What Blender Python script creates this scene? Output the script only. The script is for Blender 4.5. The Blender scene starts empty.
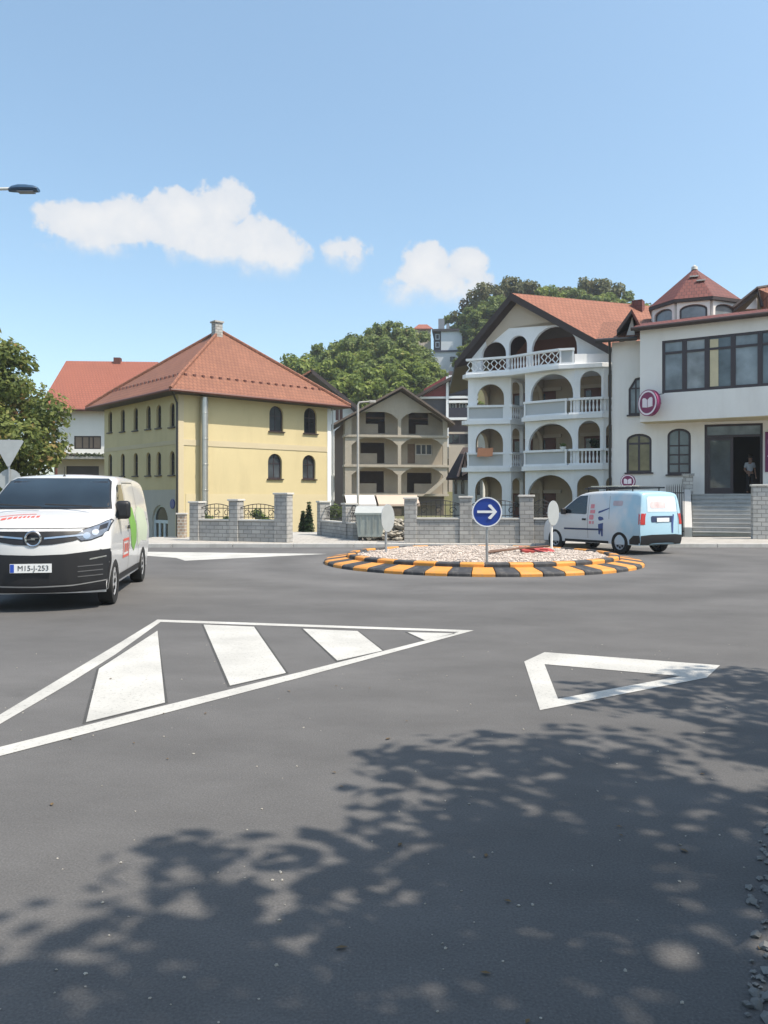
import bpy, bmesh, math, random
from mathutils import Vector, Matrix
from mathutils.geometry import tessellate_polygon, delaunay_2d_cdt
from mathutils.bvhtree import BVHTree
from mathutils import noise as mnoise

S = bpy.context.scene
COL = S.collection
RNG = random.Random(7)
R = math.radians
F, CX, HY, EYE = 800.0, 384.0, 499.0, 1.6     # lens in pixels, optical axis column, horizon row, eye height


def P(px, py, D):
    """World point seen at a pixel of the photograph at depth D metres."""
    return Vector(((px - CX) * D / F, D, EYE + (HY - py) * D / F))


def G(px, py, z=0.0):
    """World point on the level z under a pixel below the horizon."""
    D = F * (EYE - z) / (py - HY)
    return Vector(((px - CX) * D / F, D, z))


# ------------------------------------------------------------------ materials
MATS = {}


def new_mat(name):
    m = bpy.data.materials.new(name)
    m.use_nodes = True
    nt = m.node_tree
    return m, nt, nt.nodes, nt.links, nt.nodes['Principled BSDF']


def pm(name, c, rough=0.8, var=0.12, scale=2.0, bump=0.0, bscale=60.0, metallic=0.0, spec=0.5, dirt=None, dscale=0.6, dirt_amt=0.5, coat=0.0):
    """plain material: base colour with two scales of noise, optional worn patches, optional bump"""
    if name in MATS:
        return MATS[name]
    m, nt, N, L, b = new_mat(name)
    tc = N.new('ShaderNodeTexCoord')
    n1 = N.new('ShaderNodeTexNoise'); n1.inputs['Scale'].default_value = scale; n1.inputs['Detail'].default_value = 8
    n1.inputs['Roughness'].default_value = 0.65
    L.new(tc.outputs['Object'], n1.inputs['Vector'])
    cr = N.new('ShaderNodeValToRGB')
    cr.color_ramp.elements[0].position = 0.25; cr.color_ramp.elements[1].position = 0.75
    cr.color_ramp.elements[0].color = (*[max(0, x * (1 - var)) for x in c], 1)
    cr.color_ramp.elements[1].color = (*[min(1, x * (1 + var)) for x in c], 1)
    L.new(n1.outputs['Fac'], cr.inputs['Fac'])
    out = cr.outputs['Color']
    if dirt is not None:
        n2 = N.new('ShaderNodeTexNoise'); n2.inputs['Scale'].default_value = dscale; n2.inputs['Detail'].default_value = 10
        n2.inputs['Roughness'].default_value = 0.7
        mp2 = N.new('ShaderNodeMapping'); mp2.inputs['Scale'].default_value = (1.6, 1.6, .35)
        L.new(tc.outputs['Object'], mp2.inputs['Vector']); L.new(mp2.outputs['Vector'], n2.inputs['Vector'])
        r2 = N.new('ShaderNodeValToRGB'); r2.color_ramp.elements[0].position = 0.5; r2.color_ramp.elements[1].position = 0.72
        r2.color_ramp.elements[0].color = (0, 0, 0, 1); r2.color_ramp.elements[1].color = (dirt_amt,) * 3 + (1,)
        L.new(n2.outputs['Fac'], r2.inputs['Fac'])
        mx = N.new('ShaderNodeMix'); mx.data_type = 'RGBA'
        L.new(r2.outputs['Color'], mx.inputs[0]); L.new(out, mx.inputs[6]); mx.inputs[7].default_value = (*dirt, 1)
        out = mx.outputs[2]
    L.new(out, b.inputs['Base Color'])
    b.inputs['Roughness'].default_value = rough
    b.inputs['Metallic'].default_value = metallic
    b.inputs['Specular IOR Level'].default_value = spec
    if coat:
        b.inputs['Coat Weight'].default_value = coat; b.inputs['Coat Roughness'].default_value = 0.05
    if bump:
        n3 = N.new('ShaderNodeTexNoise'); n3.inputs['Scale'].default_value = bscale; n3.inputs['Detail'].default_value = 4
        L.new(tc.outputs['Object'], n3.inputs['Vector'])
        bp = N.new('ShaderNodeBump'); bp.inputs['Strength'].default_value = bump; bp.inputs['Distance'].default_value = 0.02
        L.new(n3.outputs['Fac'], bp.inputs['Height']); L.new(bp.outputs['Normal'], b.inputs['Normal'])
    MATS[name] = m
    return m


def brick(name, c1, c2, mortar, w, h, ms=0.012, rough=0.85, bump=0.5, offset=0.5, var=0.25, smooth=0.1, vscale=0.7):
    """coursed stone, bricks or roof tiles on the metric UVs"""
    if name in MATS:
        return MATS[name]
    m, nt, N, L, b = new_mat(name)
    uv = N.new('ShaderNodeUVMap')
    bt = N.new('ShaderNodeTexBrick')
    bt.offset = offset
    for k, v in (('Color1', (*c1, 1)), ('Color2', (*c2, 1)), ('Mortar', (*mortar, 1)), ('Scale', 1.0), ('Mortar Size', ms),
                 ('Mortar Smooth', smooth), ('Bias', 0.0), ('Brick Width', w), ('Row Height', h)):
        bt.inputs[k].default_value = v
    L.new(uv.outputs['UV'], bt.inputs['Vector'])
    n = N.new('ShaderNodeTexNoise'); n.inputs['Scale'].default_value = vscale; n.inputs['Detail'].default_value = 9
    n.inputs['Roughness'].default_value = 0.7
    tc = N.new('ShaderNodeTexCoord'); L.new(tc.outputs['Object'], n.inputs['Vector'])
    mr = N.new('ShaderNodeMapRange'); mr.inputs['From Min'].default_value = 0.25; mr.inputs['From Max'].default_value = 0.75
    mr.inputs['To Min'].default_value = 1 - var; mr.inputs['To Max'].default_value = 1 + var
    L.new(n.outputs['Fac'], mr.inputs['Value'])
    mx = N.new('ShaderNodeMix'); mx.data_type = 'RGBA'; mx.blend_type = 'MULTIPLY'; mx.inputs[0].default_value = 1
    L.new(bt.outputs['Color'], mx.inputs[6]); L.new(mr.outputs['Result'], mx.inputs[7])
    L.new(mx.outputs[2], b.inputs['Base Color'])
    b.inputs['Roughness'].default_value = rough
    inv = N.new('ShaderNodeMath'); inv.operation = 'SUBTRACT'; inv.inputs[0].default_value = 1
    L.new(bt.outputs['Fac'], inv.inputs[1])
    bp = N.new('ShaderNodeBump'); bp.inputs['Strength'].default_value = bump; bp.inputs['Distance'].default_value = 0.02
    L.new(inv.outputs[0], bp.inputs['Height']); L.new(bp.outputs['Normal'], b.inputs['Normal'])
    MATS[name] = m
    return m


def leafmat(name, c_dark, c_light, c_odd=None, odd=0.12, trans=0.35):
    if name in MATS:
        return MATS[name]
    m, nt, N, L, b = new_mat(name)
    g = N.new('ShaderNodeNewGeometry')
    cr = N.new('ShaderNodeValToRGB')
    cr.color_ramp.elements[0].color = (*c_dark, 1); cr.color_ramp.elements[0].position = 0.0
    cr.color_ramp.elements[1].color = (*c_light, 1); cr.color_ramp.elements[1].position = 0.85
    if c_odd:
        e = cr.color_ramp.elements.new(1 - odd); e.color = (*c_light, 1)
        cr.color_ramp.elements[-1].position = 1.0; cr.color_ramp.elements[-1].color = (*c_odd, 1)
    tc = N.new('ShaderNodeTexCoord'); n = N.new('ShaderNodeTexNoise'); n.inputs['Scale'].default_value = 0.55; n.inputs['Detail'].default_value = 3
    L.new(tc.outputs['Object'], n.inputs['Vector'])
    ad = N.new('ShaderNodeMath'); ad.operation = 'MULTIPLY_ADD'; ad.inputs[1].default_value = 1.5; ad.inputs[2].default_value = -0.75
    L.new(n.outputs['Fac'], ad.inputs[0])
    a2 = N.new('ShaderNodeMath'); a2.operation = 'MULTIPLY_ADD'; a2.inputs[1].default_value = 0.75; a2.use_clamp = True
    L.new(g.outputs['Random Per Island'], a2.inputs[0]); 
    a3 = N.new('ShaderNodeMath'); a3.operation = 'ADD'; a3.inputs[1].default_value = 0.12
    L.new(ad.outputs[0], a3.inputs[0]); L.new(a3.outputs[0], a2.inputs[2])
    L.new(a2.outputs[0], cr.inputs['Fac'])
    L.new(cr.outputs['Color'], b.inputs['Base Color'])
    b.inputs['Roughness'].default_value = 0.55
    b.inputs['Specular IOR Level'].default_value = 0.3
    tr = N.new('ShaderNodeBsdfTranslucent')
    L.new(cr.outputs['Color'], tr.inputs['Color'])
    mx = N.new('ShaderNodeMixShader'); mx.inputs[0].default_value = trans
    L.new(b.outputs[0], mx.inputs[1]); L.new(tr.outputs[0], mx.inputs[2])
    L.new(mx.outputs[0], N['Material Output'].inputs['Surface'])
    MATS[name] = m
    return m


def asphalt(name, base=0.085):
    m, nt, N, L, b = new_mat(name)
    tc = N.new('ShaderNodeTexCoord')
    fine = N.new('ShaderNodeTexNoise'); fine.inputs['Scale'].default_value = 95; fine.inputs['Detail'].default_value = 3
    mid = N.new('ShaderNodeTexNoise'); mid.inputs['Scale'].default_value = 1.3; mid.inputs['Detail'].default_value = 9; mid.inputs['Roughness'].default_value = .7
    big = N.new('ShaderNodeTexNoise'); big.inputs['Scale'].default_value = 0.16; big.inputs['Detail'].default_value = 5
    mp = N.new('ShaderNodeMapping'); mp.inputs['Scale'].default_value = (0.6, 1.0, 1.0); mp.inputs['Rotation'].default_value = (0, 0, R(25))
    L.new(tc.outputs['Object'], mp.inputs['Vector'])
    L.new(tc.outputs['Object'], fine.inputs['Vector']); L.new(mp.outputs['Vector'], mid.inputs['Vector']); L.new(mp.outputs['Vector'], big.inputs['Vector'])
    vor = N.new('ShaderNodeTexVoronoi'); vor.inputs['Scale'].default_value = 70
    L.new(tc.outputs['Object'], vor.inputs['Vector'])
    def rng(src, lo, hi, a, c):
        r = N.new('ShaderNodeMapRange'); r.inputs['From Min'].default_value = lo; r.inputs['From Max'].default_value = hi
        r.inputs['To Min'].default_value = a; r.inputs['To Max'].default_value = c
        L.new(src, r.inputs['Value']); return r.outputs['Result']
    def mul(a, c):
        k = N.new('ShaderNodeMath'); k.operation = 'MULTIPLY'; L.new(a, k.inputs[0]); L.new(c, k.inputs[1]); return k.outputs[0]
    v = mul(rng(fine.outputs['Fac'], .3, .7, .82, 1.18), mul(rng(mid.outputs['Fac'], .3, .7, .86, 1.14), rng(big.outputs['Fac'], .35, .65, .88, 1.12)))
    st = rng(vor.outputs['Distance'], 0.0, 0.22, 1.45, 1.0)
    v = mul(v, st)
    # dusty and polished bands worn by tyres round the island, and darker patches of oil and repair
    vd = N.new('ShaderNodeVectorMath'); vd.operation = 'DISTANCE'; vd.inputs[1].default_value = (2.46, 20.35, 0)
    L.new(tc.outputs['Object'], vd.inputs[0])
    ds = N.new('ShaderNodeMath'); ds.operation = 'MULTIPLY_ADD'; ds.inputs[1].default_value = 1.4; L.new(big.outputs['Fac'], ds.inputs[0]); L.new(vd.outputs['Value'], ds.inputs[2])
    wv = N.new('ShaderNodeMath'); wv.operation = 'SINE'; w0 = N.new('ShaderNodeMath'); w0.operation = 'MULTIPLY'; w0.inputs[1].default_value = 2.9
    L.new(ds.outputs[0], w0.inputs[0]); L.new(w0.outputs[0], wv.inputs[0])
    fade = rng(vd.outputs['Value'], 4.5, 12.5, .12, .0)
    band = N.new('ShaderNodeMath'); band.operation = 'MULTIPLY_ADD'; band.inputs[2].default_value = 1.0
    L.new(wv.outputs[0], band.inputs[0]); L.new(fade, band.inputs[1])
    v = mul(v, band.outputs[0])
    pat = N.new('ShaderNodeTexNoise'); pat.inputs['Scale'].default_value = .55; pat.inputs['Detail'].default_value = 12; pat.inputs['Roughness'].default_value = .78
    L.new(tc.outputs['Object'], pat.inputs['Vector'])
    v = mul(v, rng(pat.outputs['Fac'], .58, .70, 1.0, .80))
    v = mul(v, rng(pat.outputs['Fac'], .36, .26, 1.0, 1.22))
    cc = N.new('ShaderNodeCombineColor')
    for i, k in enumerate((1.025, 1.0, 0.99)):
        q = N.new('ShaderNodeMath'); q.operation = 'MULTIPLY'; q.inputs[1].default_value = base * k
        L.new(v, q.inputs[0]); L.new(q.outputs[0], cc.inputs[i])
    L.new(cc.outputs[0], b.inputs['Base Color'])
    b.inputs['Roughness'].default_value = 0.85
    b.inputs['Specular IOR Level'].default_value = 0.2
    bp = N.new('ShaderNodeBump'); bp.inputs['Strength'].default_value = 0.22; bp.inputs['Distance'].default_value = 0.01
    L.new(fine.outputs['Fac'], bp.inputs['Height']); L.new(bp.outputs['Normal'], b.inputs['Normal'])
    MATS[name] = m
    return m


def paint_mat(name):
    """road paint, worn through to asphalt in specks"""
    m, nt, N, L, b = new_mat(name)
    tc = N.new('ShaderNodeTexCoord')
    n = N.new('ShaderNodeTexNoise'); n.inputs['Scale'].default_value = 34; n.inputs['Detail'].default_value = 9; n.inputs['Roughness'].default_value = .75
    n2 = N.new('ShaderNodeTexNoise'); n2.inputs['Scale'].default_value = 1.6; n2.inputs['Detail'].default_value = 7
    L.new(tc.outputs['Object'], n.inputs['Vector']); L.new(tc.outputs['Object'], n2.inputs['Vector'])
    r = N.new('ShaderNodeValToRGB'); r.color_ramp.elements[0].position = .33; r.color_ramp.elements[1].position = .45
    r.color_ramp.elements[0].color = (.21, .205, .195, 1); r.color_ramp.elements[1].color = (.50, .49, .46, 1)
    L.new(n.outputs['Fac'], r.inputs['Fac'])
    mr = N.new('ShaderNodeMapRange'); mr.inputs['From Min'].default_value = .3; mr.inputs['From Max'].default_value = .7
    mr.inputs['To Min'].default_value = .78; mr.inputs['To Max'].default_value = 1.06
    L.new(n2.outputs['Fac'], mr.inputs['Value'])
    mx = N.new('ShaderNodeMix'); mx.data_type = 'RGBA'; mx.blend_type = 'MULTIPLY'; mx.inputs[0].default_value = 1
    L.new(r.outputs['Color'], mx.inputs[6]); L.new(mr.outputs['Result'], mx.inputs[7])
    L.new(mx.outputs[2], b.inputs['Base Color']); b.inputs['Roughness'].default_value = .75
    bp = N.new('ShaderNodeBump'); bp.inputs['Strength'].default_value = 0.2; bp.inputs['Distance'].default_value = 0.005
    L.new(n.outputs['Fac'], bp.inputs['Height']); L.new(bp.outputs['Normal'], b.inputs['Normal'])
    MATS[name] = m
    return m


def glass(name, c=(.02, .025, .03), rough=.04, spec=.6):
    m, nt, N, L, b = new_mat(name)
    tc = N.new('ShaderNodeTexCoord'); n = N.new('ShaderNodeTexNoise'); n.inputs['Scale'].default_value = .9; n.inputs['Detail'].default_value = 4
    L.new(tc.outputs['Object'], n.inputs['Vector'])
    r = N.new('ShaderNodeValToRGB'); r.color_ramp.elements[0].position = .35; r.color_ramp.elements[1].position = .7
    r.color_ramp.elements[0].color = (*[x * .6 for x in c], 1); r.color_ramp.elements[1].color = (*[x * 1.5 for x in c], 1)
    L.new(n.outputs['Fac'], r.inputs['Fac']); L.new(r.outputs['Color'], b.inputs['Base Color'])
    b.inputs['Roughness'].default_value = rough; b.inputs['Specular IOR Level'].default_value = spec
    MATS[name] = m
    return m


def inside(p, lp):
    c = False; n = len(lp)
    for i in range(n):
        a, b = lp[i], lp[(i + 1) % n]
        if (a[1] > p[1]) != (b[1] > p[1]) and p[0] < (b[0] - a[0]) * (p[1] - a[1]) / (b[1] - a[1]) + a[0]:
            c = not c
    return c


def fill(loops):
    """points and triangles of a polygon with holes"""
    flat = [Vector((p[0], p[1])) for lp in loops for p in lp]
    if len(loops) == 1:
        return flat, tessellate_polygon([[Vector((p[0], p[1], 0)) for p in loops[0]]])
    edges = []; k = 0
    for lp in loops:
        edges += [(k + i, k + (i + 1) % len(lp)) for i in range(len(lp))]; k += len(lp)
    vo, _, fo, _, _, _ = delaunay_2d_cdt(flat, edges, [], 0, 1e-6)
    keep = []
    for f in fo:
        c = (sum(vo[i][0] for i in f) / 3, sum(vo[i][1] for i in f) / 3)
        if inside(c, loops[0]) and not any(inside(c, h) for h in loops[1:]):
            keep.append(tuple(f))
    return vo, keep


# ------------------------------------------------------------------ mesh builder
class MB:
    def __init__(self):
        self.v = []; self.f = []

    def add(self, vs, fs, xf=None):
        o = len(self.v)
        self.v += [tuple(xf @ Vector(p)) if xf is not None else tuple(p) for p in vs]
        self.f += [tuple(i + o for i in q) for q in fs]
        return self

    def box(self, x0, x1, y0, y1, z0, z1, xf=None):
        vs = [(x, y, z) for z in (z0, z1) for y in (y0, y1) for x in (x0, x1)]
        fs = [(0, 2, 3, 1), (4, 5, 7, 6), (0, 1, 5, 4), (2, 6, 7, 3), (0, 4, 6, 2), (1, 3, 7, 5)]
        return self.add(vs, fs, xf)

    def ext(self, outer, holes, fn, d0, d1):
        """extrude a polygon with holes from depth d0 to d1 through fn(p, q, d)"""
        loops = [list(outer)] + [list(h) for h in holes]
        pts, tri = fill(loops)
        m = len(pts); o = len(self.v)
        self.v += [tuple(fn(p[0], p[1], d0)) for p in pts] + [tuple(fn(p[0], p[1], d1)) for p in pts]
        for t in tri:
            self.f.append(tuple(i + o for i in t)); self.f.append(tuple(i + m + o for i in reversed(t)))
        flat = [p for lp in loops for p in lp]
        n = len(flat); o = len(self.v)
        self.v += [tuple(fn(p[0], p[1], d0)) for p in flat] + [tuple(fn(p[0], p[1], d1)) for p in flat]
        k = 0
        for lp in loops:
            c = len(lp)
            for i in range(c):
                a, b = k + i, k + (i + 1) % c
                self.f.append((a + o, b + o, b + n + o, a + n + o))
            k += c
        return self

    def sheet(self, poly, fn):
        tri = tessellate_polygon([[Vector((p[0], p[1], 0)) for p in poly]])
        return self.add([fn(p[0], p[1], 0) for p in poly], tri)

    def tube(self, pts, r, n=8, cap=True):
        pts = [Vector(p) for p in pts]
        if not hasattr(r, '__len__'):
            r = [r] * len(pts)
        o = len(self.v)
        prev = None
        for i, p in enumerate(pts):
            t = (pts[min(i + 1, len(pts) - 1)] - pts[max(i - 1, 0)]).normalized()
            a = prev if prev is not None else (Vector((1, 0, 0)) if abs(t.x) < .9 else Vector((0, 1, 0)))
            a = (a - t * a.dot(t)).normalized(); b = t.cross(a); prev = a
            for k in range(n):
                w = 2 * math.pi * k / n
                self.v.append(tuple(p + (a * math.cos(w) + b * math.sin(w)) * r[i]))
        for i in range(len(pts) - 1):
            for k in range(n):
                k2 = (k + 1) % n
                self.f.append((o + i * n + k, o + i * n + k2, o + (i + 1) * n + k2, o + (i + 1) * n + k))
        if cap:
            self.f.append(tuple(o + k for k in reversed(range(n))))
            self.f.append(tuple(o + (len(pts) - 1) * n + k for k in range(n)))
        return self

    def lathe(self, prof, n=24, xf=None, cap=False):
        vs = []; fs = []
        for r, z in prof:
            for k in range(n):
                w = 2 * math.pi * k / n
                vs.append((r * math.cos(w), r * math.sin(w), z))
        for i in range(len(prof) - 1):
            for k in range(n):
                k2 = (k + 1) % n
                fs.append((i * n + k, i * n + k2, (i + 1) * n + k2, (i + 1) * n + k))
        if cap:
            fs.append(tuple(reversed(range(n)))); fs.append(tuple((len(prof) - 1) * n + k for k in range(n)))
        return self.add(vs, fs, xf)

    def build(self, name, mat, parent=None, smooth=False, bevel=0.0, angle=40, fix=True):
        me = bpy.data.meshes.new(name)
        me.from_pydata(self.v, [], self.f)
        if fix:
            bm = bmesh.new(); bm.from_mesh(me); bmesh.ops.remove_doubles(bm, verts=bm.verts, dist=1e-5); bmesh.ops.recalc_face_normals(bm, faces=bm.faces); bm.to_mesh(me); bm.free()
        me.validate()
        uv_box(me)
        me.materials.append(mat)
        if smooth:
            me.shade_smooth(); me.set_sharp_from_angle(angle=R(angle))
        o = bpy.data.objects.new(name, me)
        COL.objects.link(o)
        if parent is not None:
            o.parent = parent
        if bevel:
            md = o.modifiers.new('edge', 'BEVEL'); md.width = bevel; md.segments = 2; md.limit_method = 'ANGLE'
        return o


def uv_box(me):
    uvl = me.uv_layers.new(name='UVMap')
    d = uvl.data
    for p in me.polygons:
        n = p.normal
        u = Vector((0, 0, 1)).cross(n)
        if u.length < 0.05:
            u = Vector((1, 0, 0))
        u.normalize(); v = n.cross(u)
        for li in p.loop_indices:
            c = me.vertices[me.loops[li].vertex_index].co
            d[li].uv = (c.dot(u), c.dot(v))


def thing(name, label, cat, loc=(0, 0, 0), rotz=0.0, group=None):
    o = bpy.data.objects.new(name, None)
    COL.objects.link(o)
    o.empty_display_size = .3
    o.location = loc; o.rotation_euler = (0, 0, rotz)
    return tag(o, label, cat, group)


def tag(o, label, cat, group=None, kind=None):
    o['label'] = label; o['category'] = cat
    if group:
        o['group'] = group
    if kind:
        o['kind'] = kind
    return o


def struct(o):
    o['kind'] = 'structure'
    return o


def dup(root, loc, rz=None, label=None, scale=None):
    r = root.copy(); COL.objects.link(r); r.location = loc
    if rz is not None:
        r.rotation_euler = (0, 0, rz)
    if label:
        r['label'] = label
    if scale is not None:
        r.scale = (scale,) * 3 if not hasattr(scale, '__len__') else scale
    for ch in list(root.children):
        c = ch.copy(); COL.objects.link(c); c.parent = r
        for g in ch.children:
            d = g.copy(); COL.objects.link(d); d.parent = c
    return r


class Fr:
    """upright working frame of a building: u along its front, v into its depth"""
    def __init__(s, o, deg):
        s.o = Vector(o); s.a = R(deg)
        s.u = Vector((math.cos(s.a), math.sin(s.a), 0)); s.v = Vector((-math.sin(s.a), math.cos(s.a), 0))

    def _hit(s, px, py, n, d):
        r = Vector(((px - CX) / F, 1, (HY - py) / F)); c = Vector((0, 0, EYE))
        t = (d - (c - s.o).dot(n)) / r.dot(n)
        return c + r * t - s.o

    def front(s, px, py, d=0.0):
        q = s._hit(px, py, s.v, d); return q.dot(s.u), q.z

    def side(s, px, py, d=0.0):
        q = s._hit(px, py, s.u, d); return q.dot(s.v), q.z

    def loc(s, p):
        q = Vector(p) - s.o
        return Vector((q.dot(s.u), q.dot(s.v), q.z))


def FRONT(y0=0.0):
    return lambda p, q, d: (p, y0 + d, q)


def SIDE(x0=0.0):
    return lambda p, q, d: (x0 + d, p, q)


def SEG(a, b):
    a = Vector((a[0], a[1], 0)); b = Vector((b[0], b[1], 0)); t = (b - a).normalized(); n = Vector((-t.y, t.x, 0))
    return lambda p, q, d: (a.x + t.x * p + n.x * d, a.y + t.y * p + n.y * d, q)


def rect(x0, x1, z0, z1):
    return [(x0, z0), (x1, z0), (x1, z1), (x0, z1)]


def arch(x0, x1, z0, z1, rise=None, n=10):
    if rise is None:
        rise = (x1 - x0) / 2
    cx, w = (x0 + x1) / 2, (x1 - x0) / 2
    zs = z1 - rise
    return [(x0, z0), (x1, z0)] + [(cx + w * math.cos(math.pi * k / n), zs + rise * math.sin(math.pi * k / n)) for k in range(n + 1)]


def inset(poly, w):
    """move every edge of a convex outline inwards by w"""
    n = len(poly); out = []
    for i in range(n):
        p0, p1, p2 = Vector(poly[i - 1]), Vector(poly[i]), Vector(poly[(i + 1) % n])
        d1, d2 = (p1 - p0), (p2 - p1)
        if d1.length < 1e-6 or d2.length < 1e-6:
            out.append(tuple(p1)); continue
        d1.normalize(); d2.normalize()
        n1, n2 = Vector((-d1.y, d1.x)), Vector((-d2.y, d2.x))
        k = 1 + n1.dot(n2)
        m = (n1 + n2) / max(k, .3)
        out.append(tuple(p1 + m * w))
    return out


def dedupe(poly):
    out = []
    for p in poly:
        if not out or (Vector(p) - Vector(out[-1])).length > 1e-4:
            out.append(p)
    if (Vector(out[0]) - Vector(out[-1])).length < 1e-4:
        out.pop()
    return out


def window(parent, fn, poly, mf, mg, fw=.07, d=.1, bars_v=(), bars_h=(), bw=.05, sill=None, name='window', pane='pane', th=.05):
    """frame ring with bars set d into the wall, and its pane(s) of glass as a sub-part"""
    poly = dedupe(poly)
    inn = inset(poly, fw)
    mb = MB(); mb.ext(poly, [inn], fn, d, d + th)
    xs = [p[0] for p in inn]; zs = [p[1] for p in inn]
    for t in bars_v:
        x = min(xs) + (max(xs) - min(xs)) * t
        mb.ext(rect(x - bw / 2, x + bw / 2, min(zs) + .002, max(zs) - .01), [], fn, d + .008, d + th - .004)
    for t in bars_h:
        z = min(zs) + (max(zs) - min(zs)) * t
        mb.ext(rect(min(xs) + .002, max(xs) - .002, z - bw / 2, z + bw / 2), [], fn, d + .011, d + th - .007)
    w = mb.build(name, mf, parent)
    MB().ext(inset(poly, fw * .6), [], fn, d + th * .55, d + th * .55 + .012).build(pane, mg, w)
    if sill is not None:
        x0, x1, z = min(p[0] for p in poly), max(p[0] for p in poly), min(p[1] for p in poly)
        MB().ext(rect(x0 - .08, x1 + .08, z - .07, z - .003), [], fn, -.1, d + .02).build('sill', sill, w)
    return w


def text_mesh(body, size, mat, name, parent, xf, depth=.004, align='CENTER'):
    cu = bpy.data.curves.new(name, 'FONT'); cu.body = body; cu.size = size; cu.align_x = align; cu.align_y = 'CENTER'; cu.extrude = depth
    t = bpy.data.objects.new(name, cu); COL.objects.link(t)
    dg = bpy.context.evaluated_depsgraph_get(); dg.update()
    me = bpy.data.meshes.new_from_object(t.evaluated_get(dg))
    bpy.data.objects.remove(t)
    me.transform(xf); me.materials.clear(); me.materials.append(mat)
    o = bpy.data.objects.new(name, me); COL.objects.link(o); o.parent = parent
    return o


def xform(o, x, y, z):
    """matrix with given origin and axes"""
    m = Matrix.Identity(4)
    for i, c in enumerate((x, y, z)):
        c = Vector(c).normalized()
        for j in range(3):
            m[j][i] = c[j]
    m.translation = Vector(o)
    return m


# ------------------------------------------------------------------ palette
WHITE = pm('white_plaster', (.70, .70, .67), .85, .06, .5, .15, 25, dirt=(.5, .48, .43), dscale=.5, dirt_amt=.35)
APTWHITE = pm('white_painted_render', (.80, .81, .82), .8, .05, .6, .12, 25, dirt=(.5, .5, .48), dscale=.4, dirt_amt=.35)
YELLOW = pm('yellow_render', (.57, .48, .28), .85, .06, .5, .12, 30, dirt=(.46, .385, .225), dscale=.5, dirt_amt=.55)
CREAM = pm('cream_render', (.57, .485, .31), .85, .05, .5, .1, 30)
BAND = pm('cream_trim', (.54, .46, .31), .8, .05, .8)
GREYBASE = pm('grey_render', (.42, .41, .38), .85, .08, .7)
DKWOOD = pm('dark_brown_wood', (.035, .022, .02), .55, .2, 3)
MAROON = pm('maroon_door_paint', (.11, .035, .025), .5, .2, 2)
BLACKM = pm('black_metal', (.018, .018, .02), .45, .15, 4)
DKFRAME = pm('dark_window_frame', (.03, .02, .026), .4, .15, 3)
ZINC = pm('galvanised_steel', (.42, .43, .44), .42, .12, 5, metallic=.85)
SIGNBACK = pm('sign_back_grey', (.40, .42, .42), .5, .1, 4, metallic=.3)
GREYSTEEL = pm('grey_painted_steel', (.45, .46, .46), .5, .08, 4)
GLASS = glass('window_glass')
GLASSY = glass('grey_reflection_glass', (.05, .058, .066), .06)  # slight grey reflection put into the glass colour
GLASSB = glass('window_glass_blueish', (.10, .13, .15), .08)
GLASSC = glass('curtained_glass', (.17, .20, .22), .1)
TILE_R = brick('red_clay_tiles', (.25, .104, .06), (.21, .085, .05), (.12, .048, .032), .24, .34, .02, .8, .6, vscale=.35, var=.15)
TILE_O = brick('orange_clay_tiles', (.275, .11, .066), (.24, .092, .054), (.14, .05, .032), .24, .34, .02, .8, .6, vscale=.4, var=.14)
TILE_B = brick('bright_red_tiles', (.29, .098, .062), (.265, .086, .055), (.16, .052, .035), .24, .34, .02, .8, .5, vscale=.4, var=.1)
TILE_D = brick('dark_red_tiles', (.15, .042, .034), (.125, .034, .028), (.07, .02, .018), .22, .3, .02, .75, .6, vscale=.7, var=.2)
STONE = brick('grey_stone_courses', (.37, .36, .34), (.285, .28, .27), (.2, .195, .185), .34, .14, .012, .85, .7, vscale=1.2, var=.22)
STONE_L = brick('pale_stone_courses', (.42, .41, .39), (.31, .31, .3), (.2, .2, .19), .3, .16, .014, .85, .7, vscale=1.4, var=.25)
CAP = pm('pale_stone_coping', (.52, .50, .46), .8, .1, 2, .2, 30)
CONC = pm('pale_concrete', (.40, .385, .355), .88, .12, 1.2, .25, 35, dirt=(.26, .25, .23), dscale=.8, dirt_amt=.6)
KERB = pm('kerb_concrete', (.42, .41, .39), .85, .12, 2, .2, 40, dirt=(.25, .24, .22), dscale=1.5, dirt_amt=.6)
ROUGHC = pm('raw_grey_render', (.31, .265, .205), .9, .13, .9, .3, 20, dirt=(.24, .22, .185), dscale=.6, dirt_amt=.7)
ROUGHP = pm('pale_raw_concrete', (.37, .33, .27), .9, .12, .9, .3, 20, dirt=(.27, .255, .225), dscale=.6, dirt_amt=.6)
BEIGE = pm('beige_render', (.50, .43, .35), .85, .07, .7, .1, 30)
INNER = pm('loggia_beige_plaster', (.44, .36, .27), .9, .08, .8)  # brown-beige plaster of the loggia walls
BARK = pm('bark', (.09, .065, .045), .9, .3, 4, .6, 18)
PURPLE = pm('purple_sign_face', (.20, .018, .09), .45, .06, 4)
PALEPINK = pm('pale_sign_logo', (.78, .70, .76), .5, .04, 4)
BLACKP = pm('black_plastic', (.009, .009, .011), .5, .15, 4)
RUBBER = pm('tyre_rubber', (.014, .014, .014), .85, .2, 8)

# ------------------------------------------------------------------ camera, light, sky
cam = bpy.data.objects.new('camera', bpy.data.cameras.new('camera'))
COL.objects.link(cam)
cam.location = (0, 0, EYE); cam.rotation_euler = (R(90), 0, 0)
cam.data.sensor_width = 36; cam.data.lens = F * 36 / 1024
cam.data.shift_y = -(512 - HY) / 1024
cam.data.clip_end = 3000; cam.data.clip_start = .05
S.camera = cam

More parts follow.
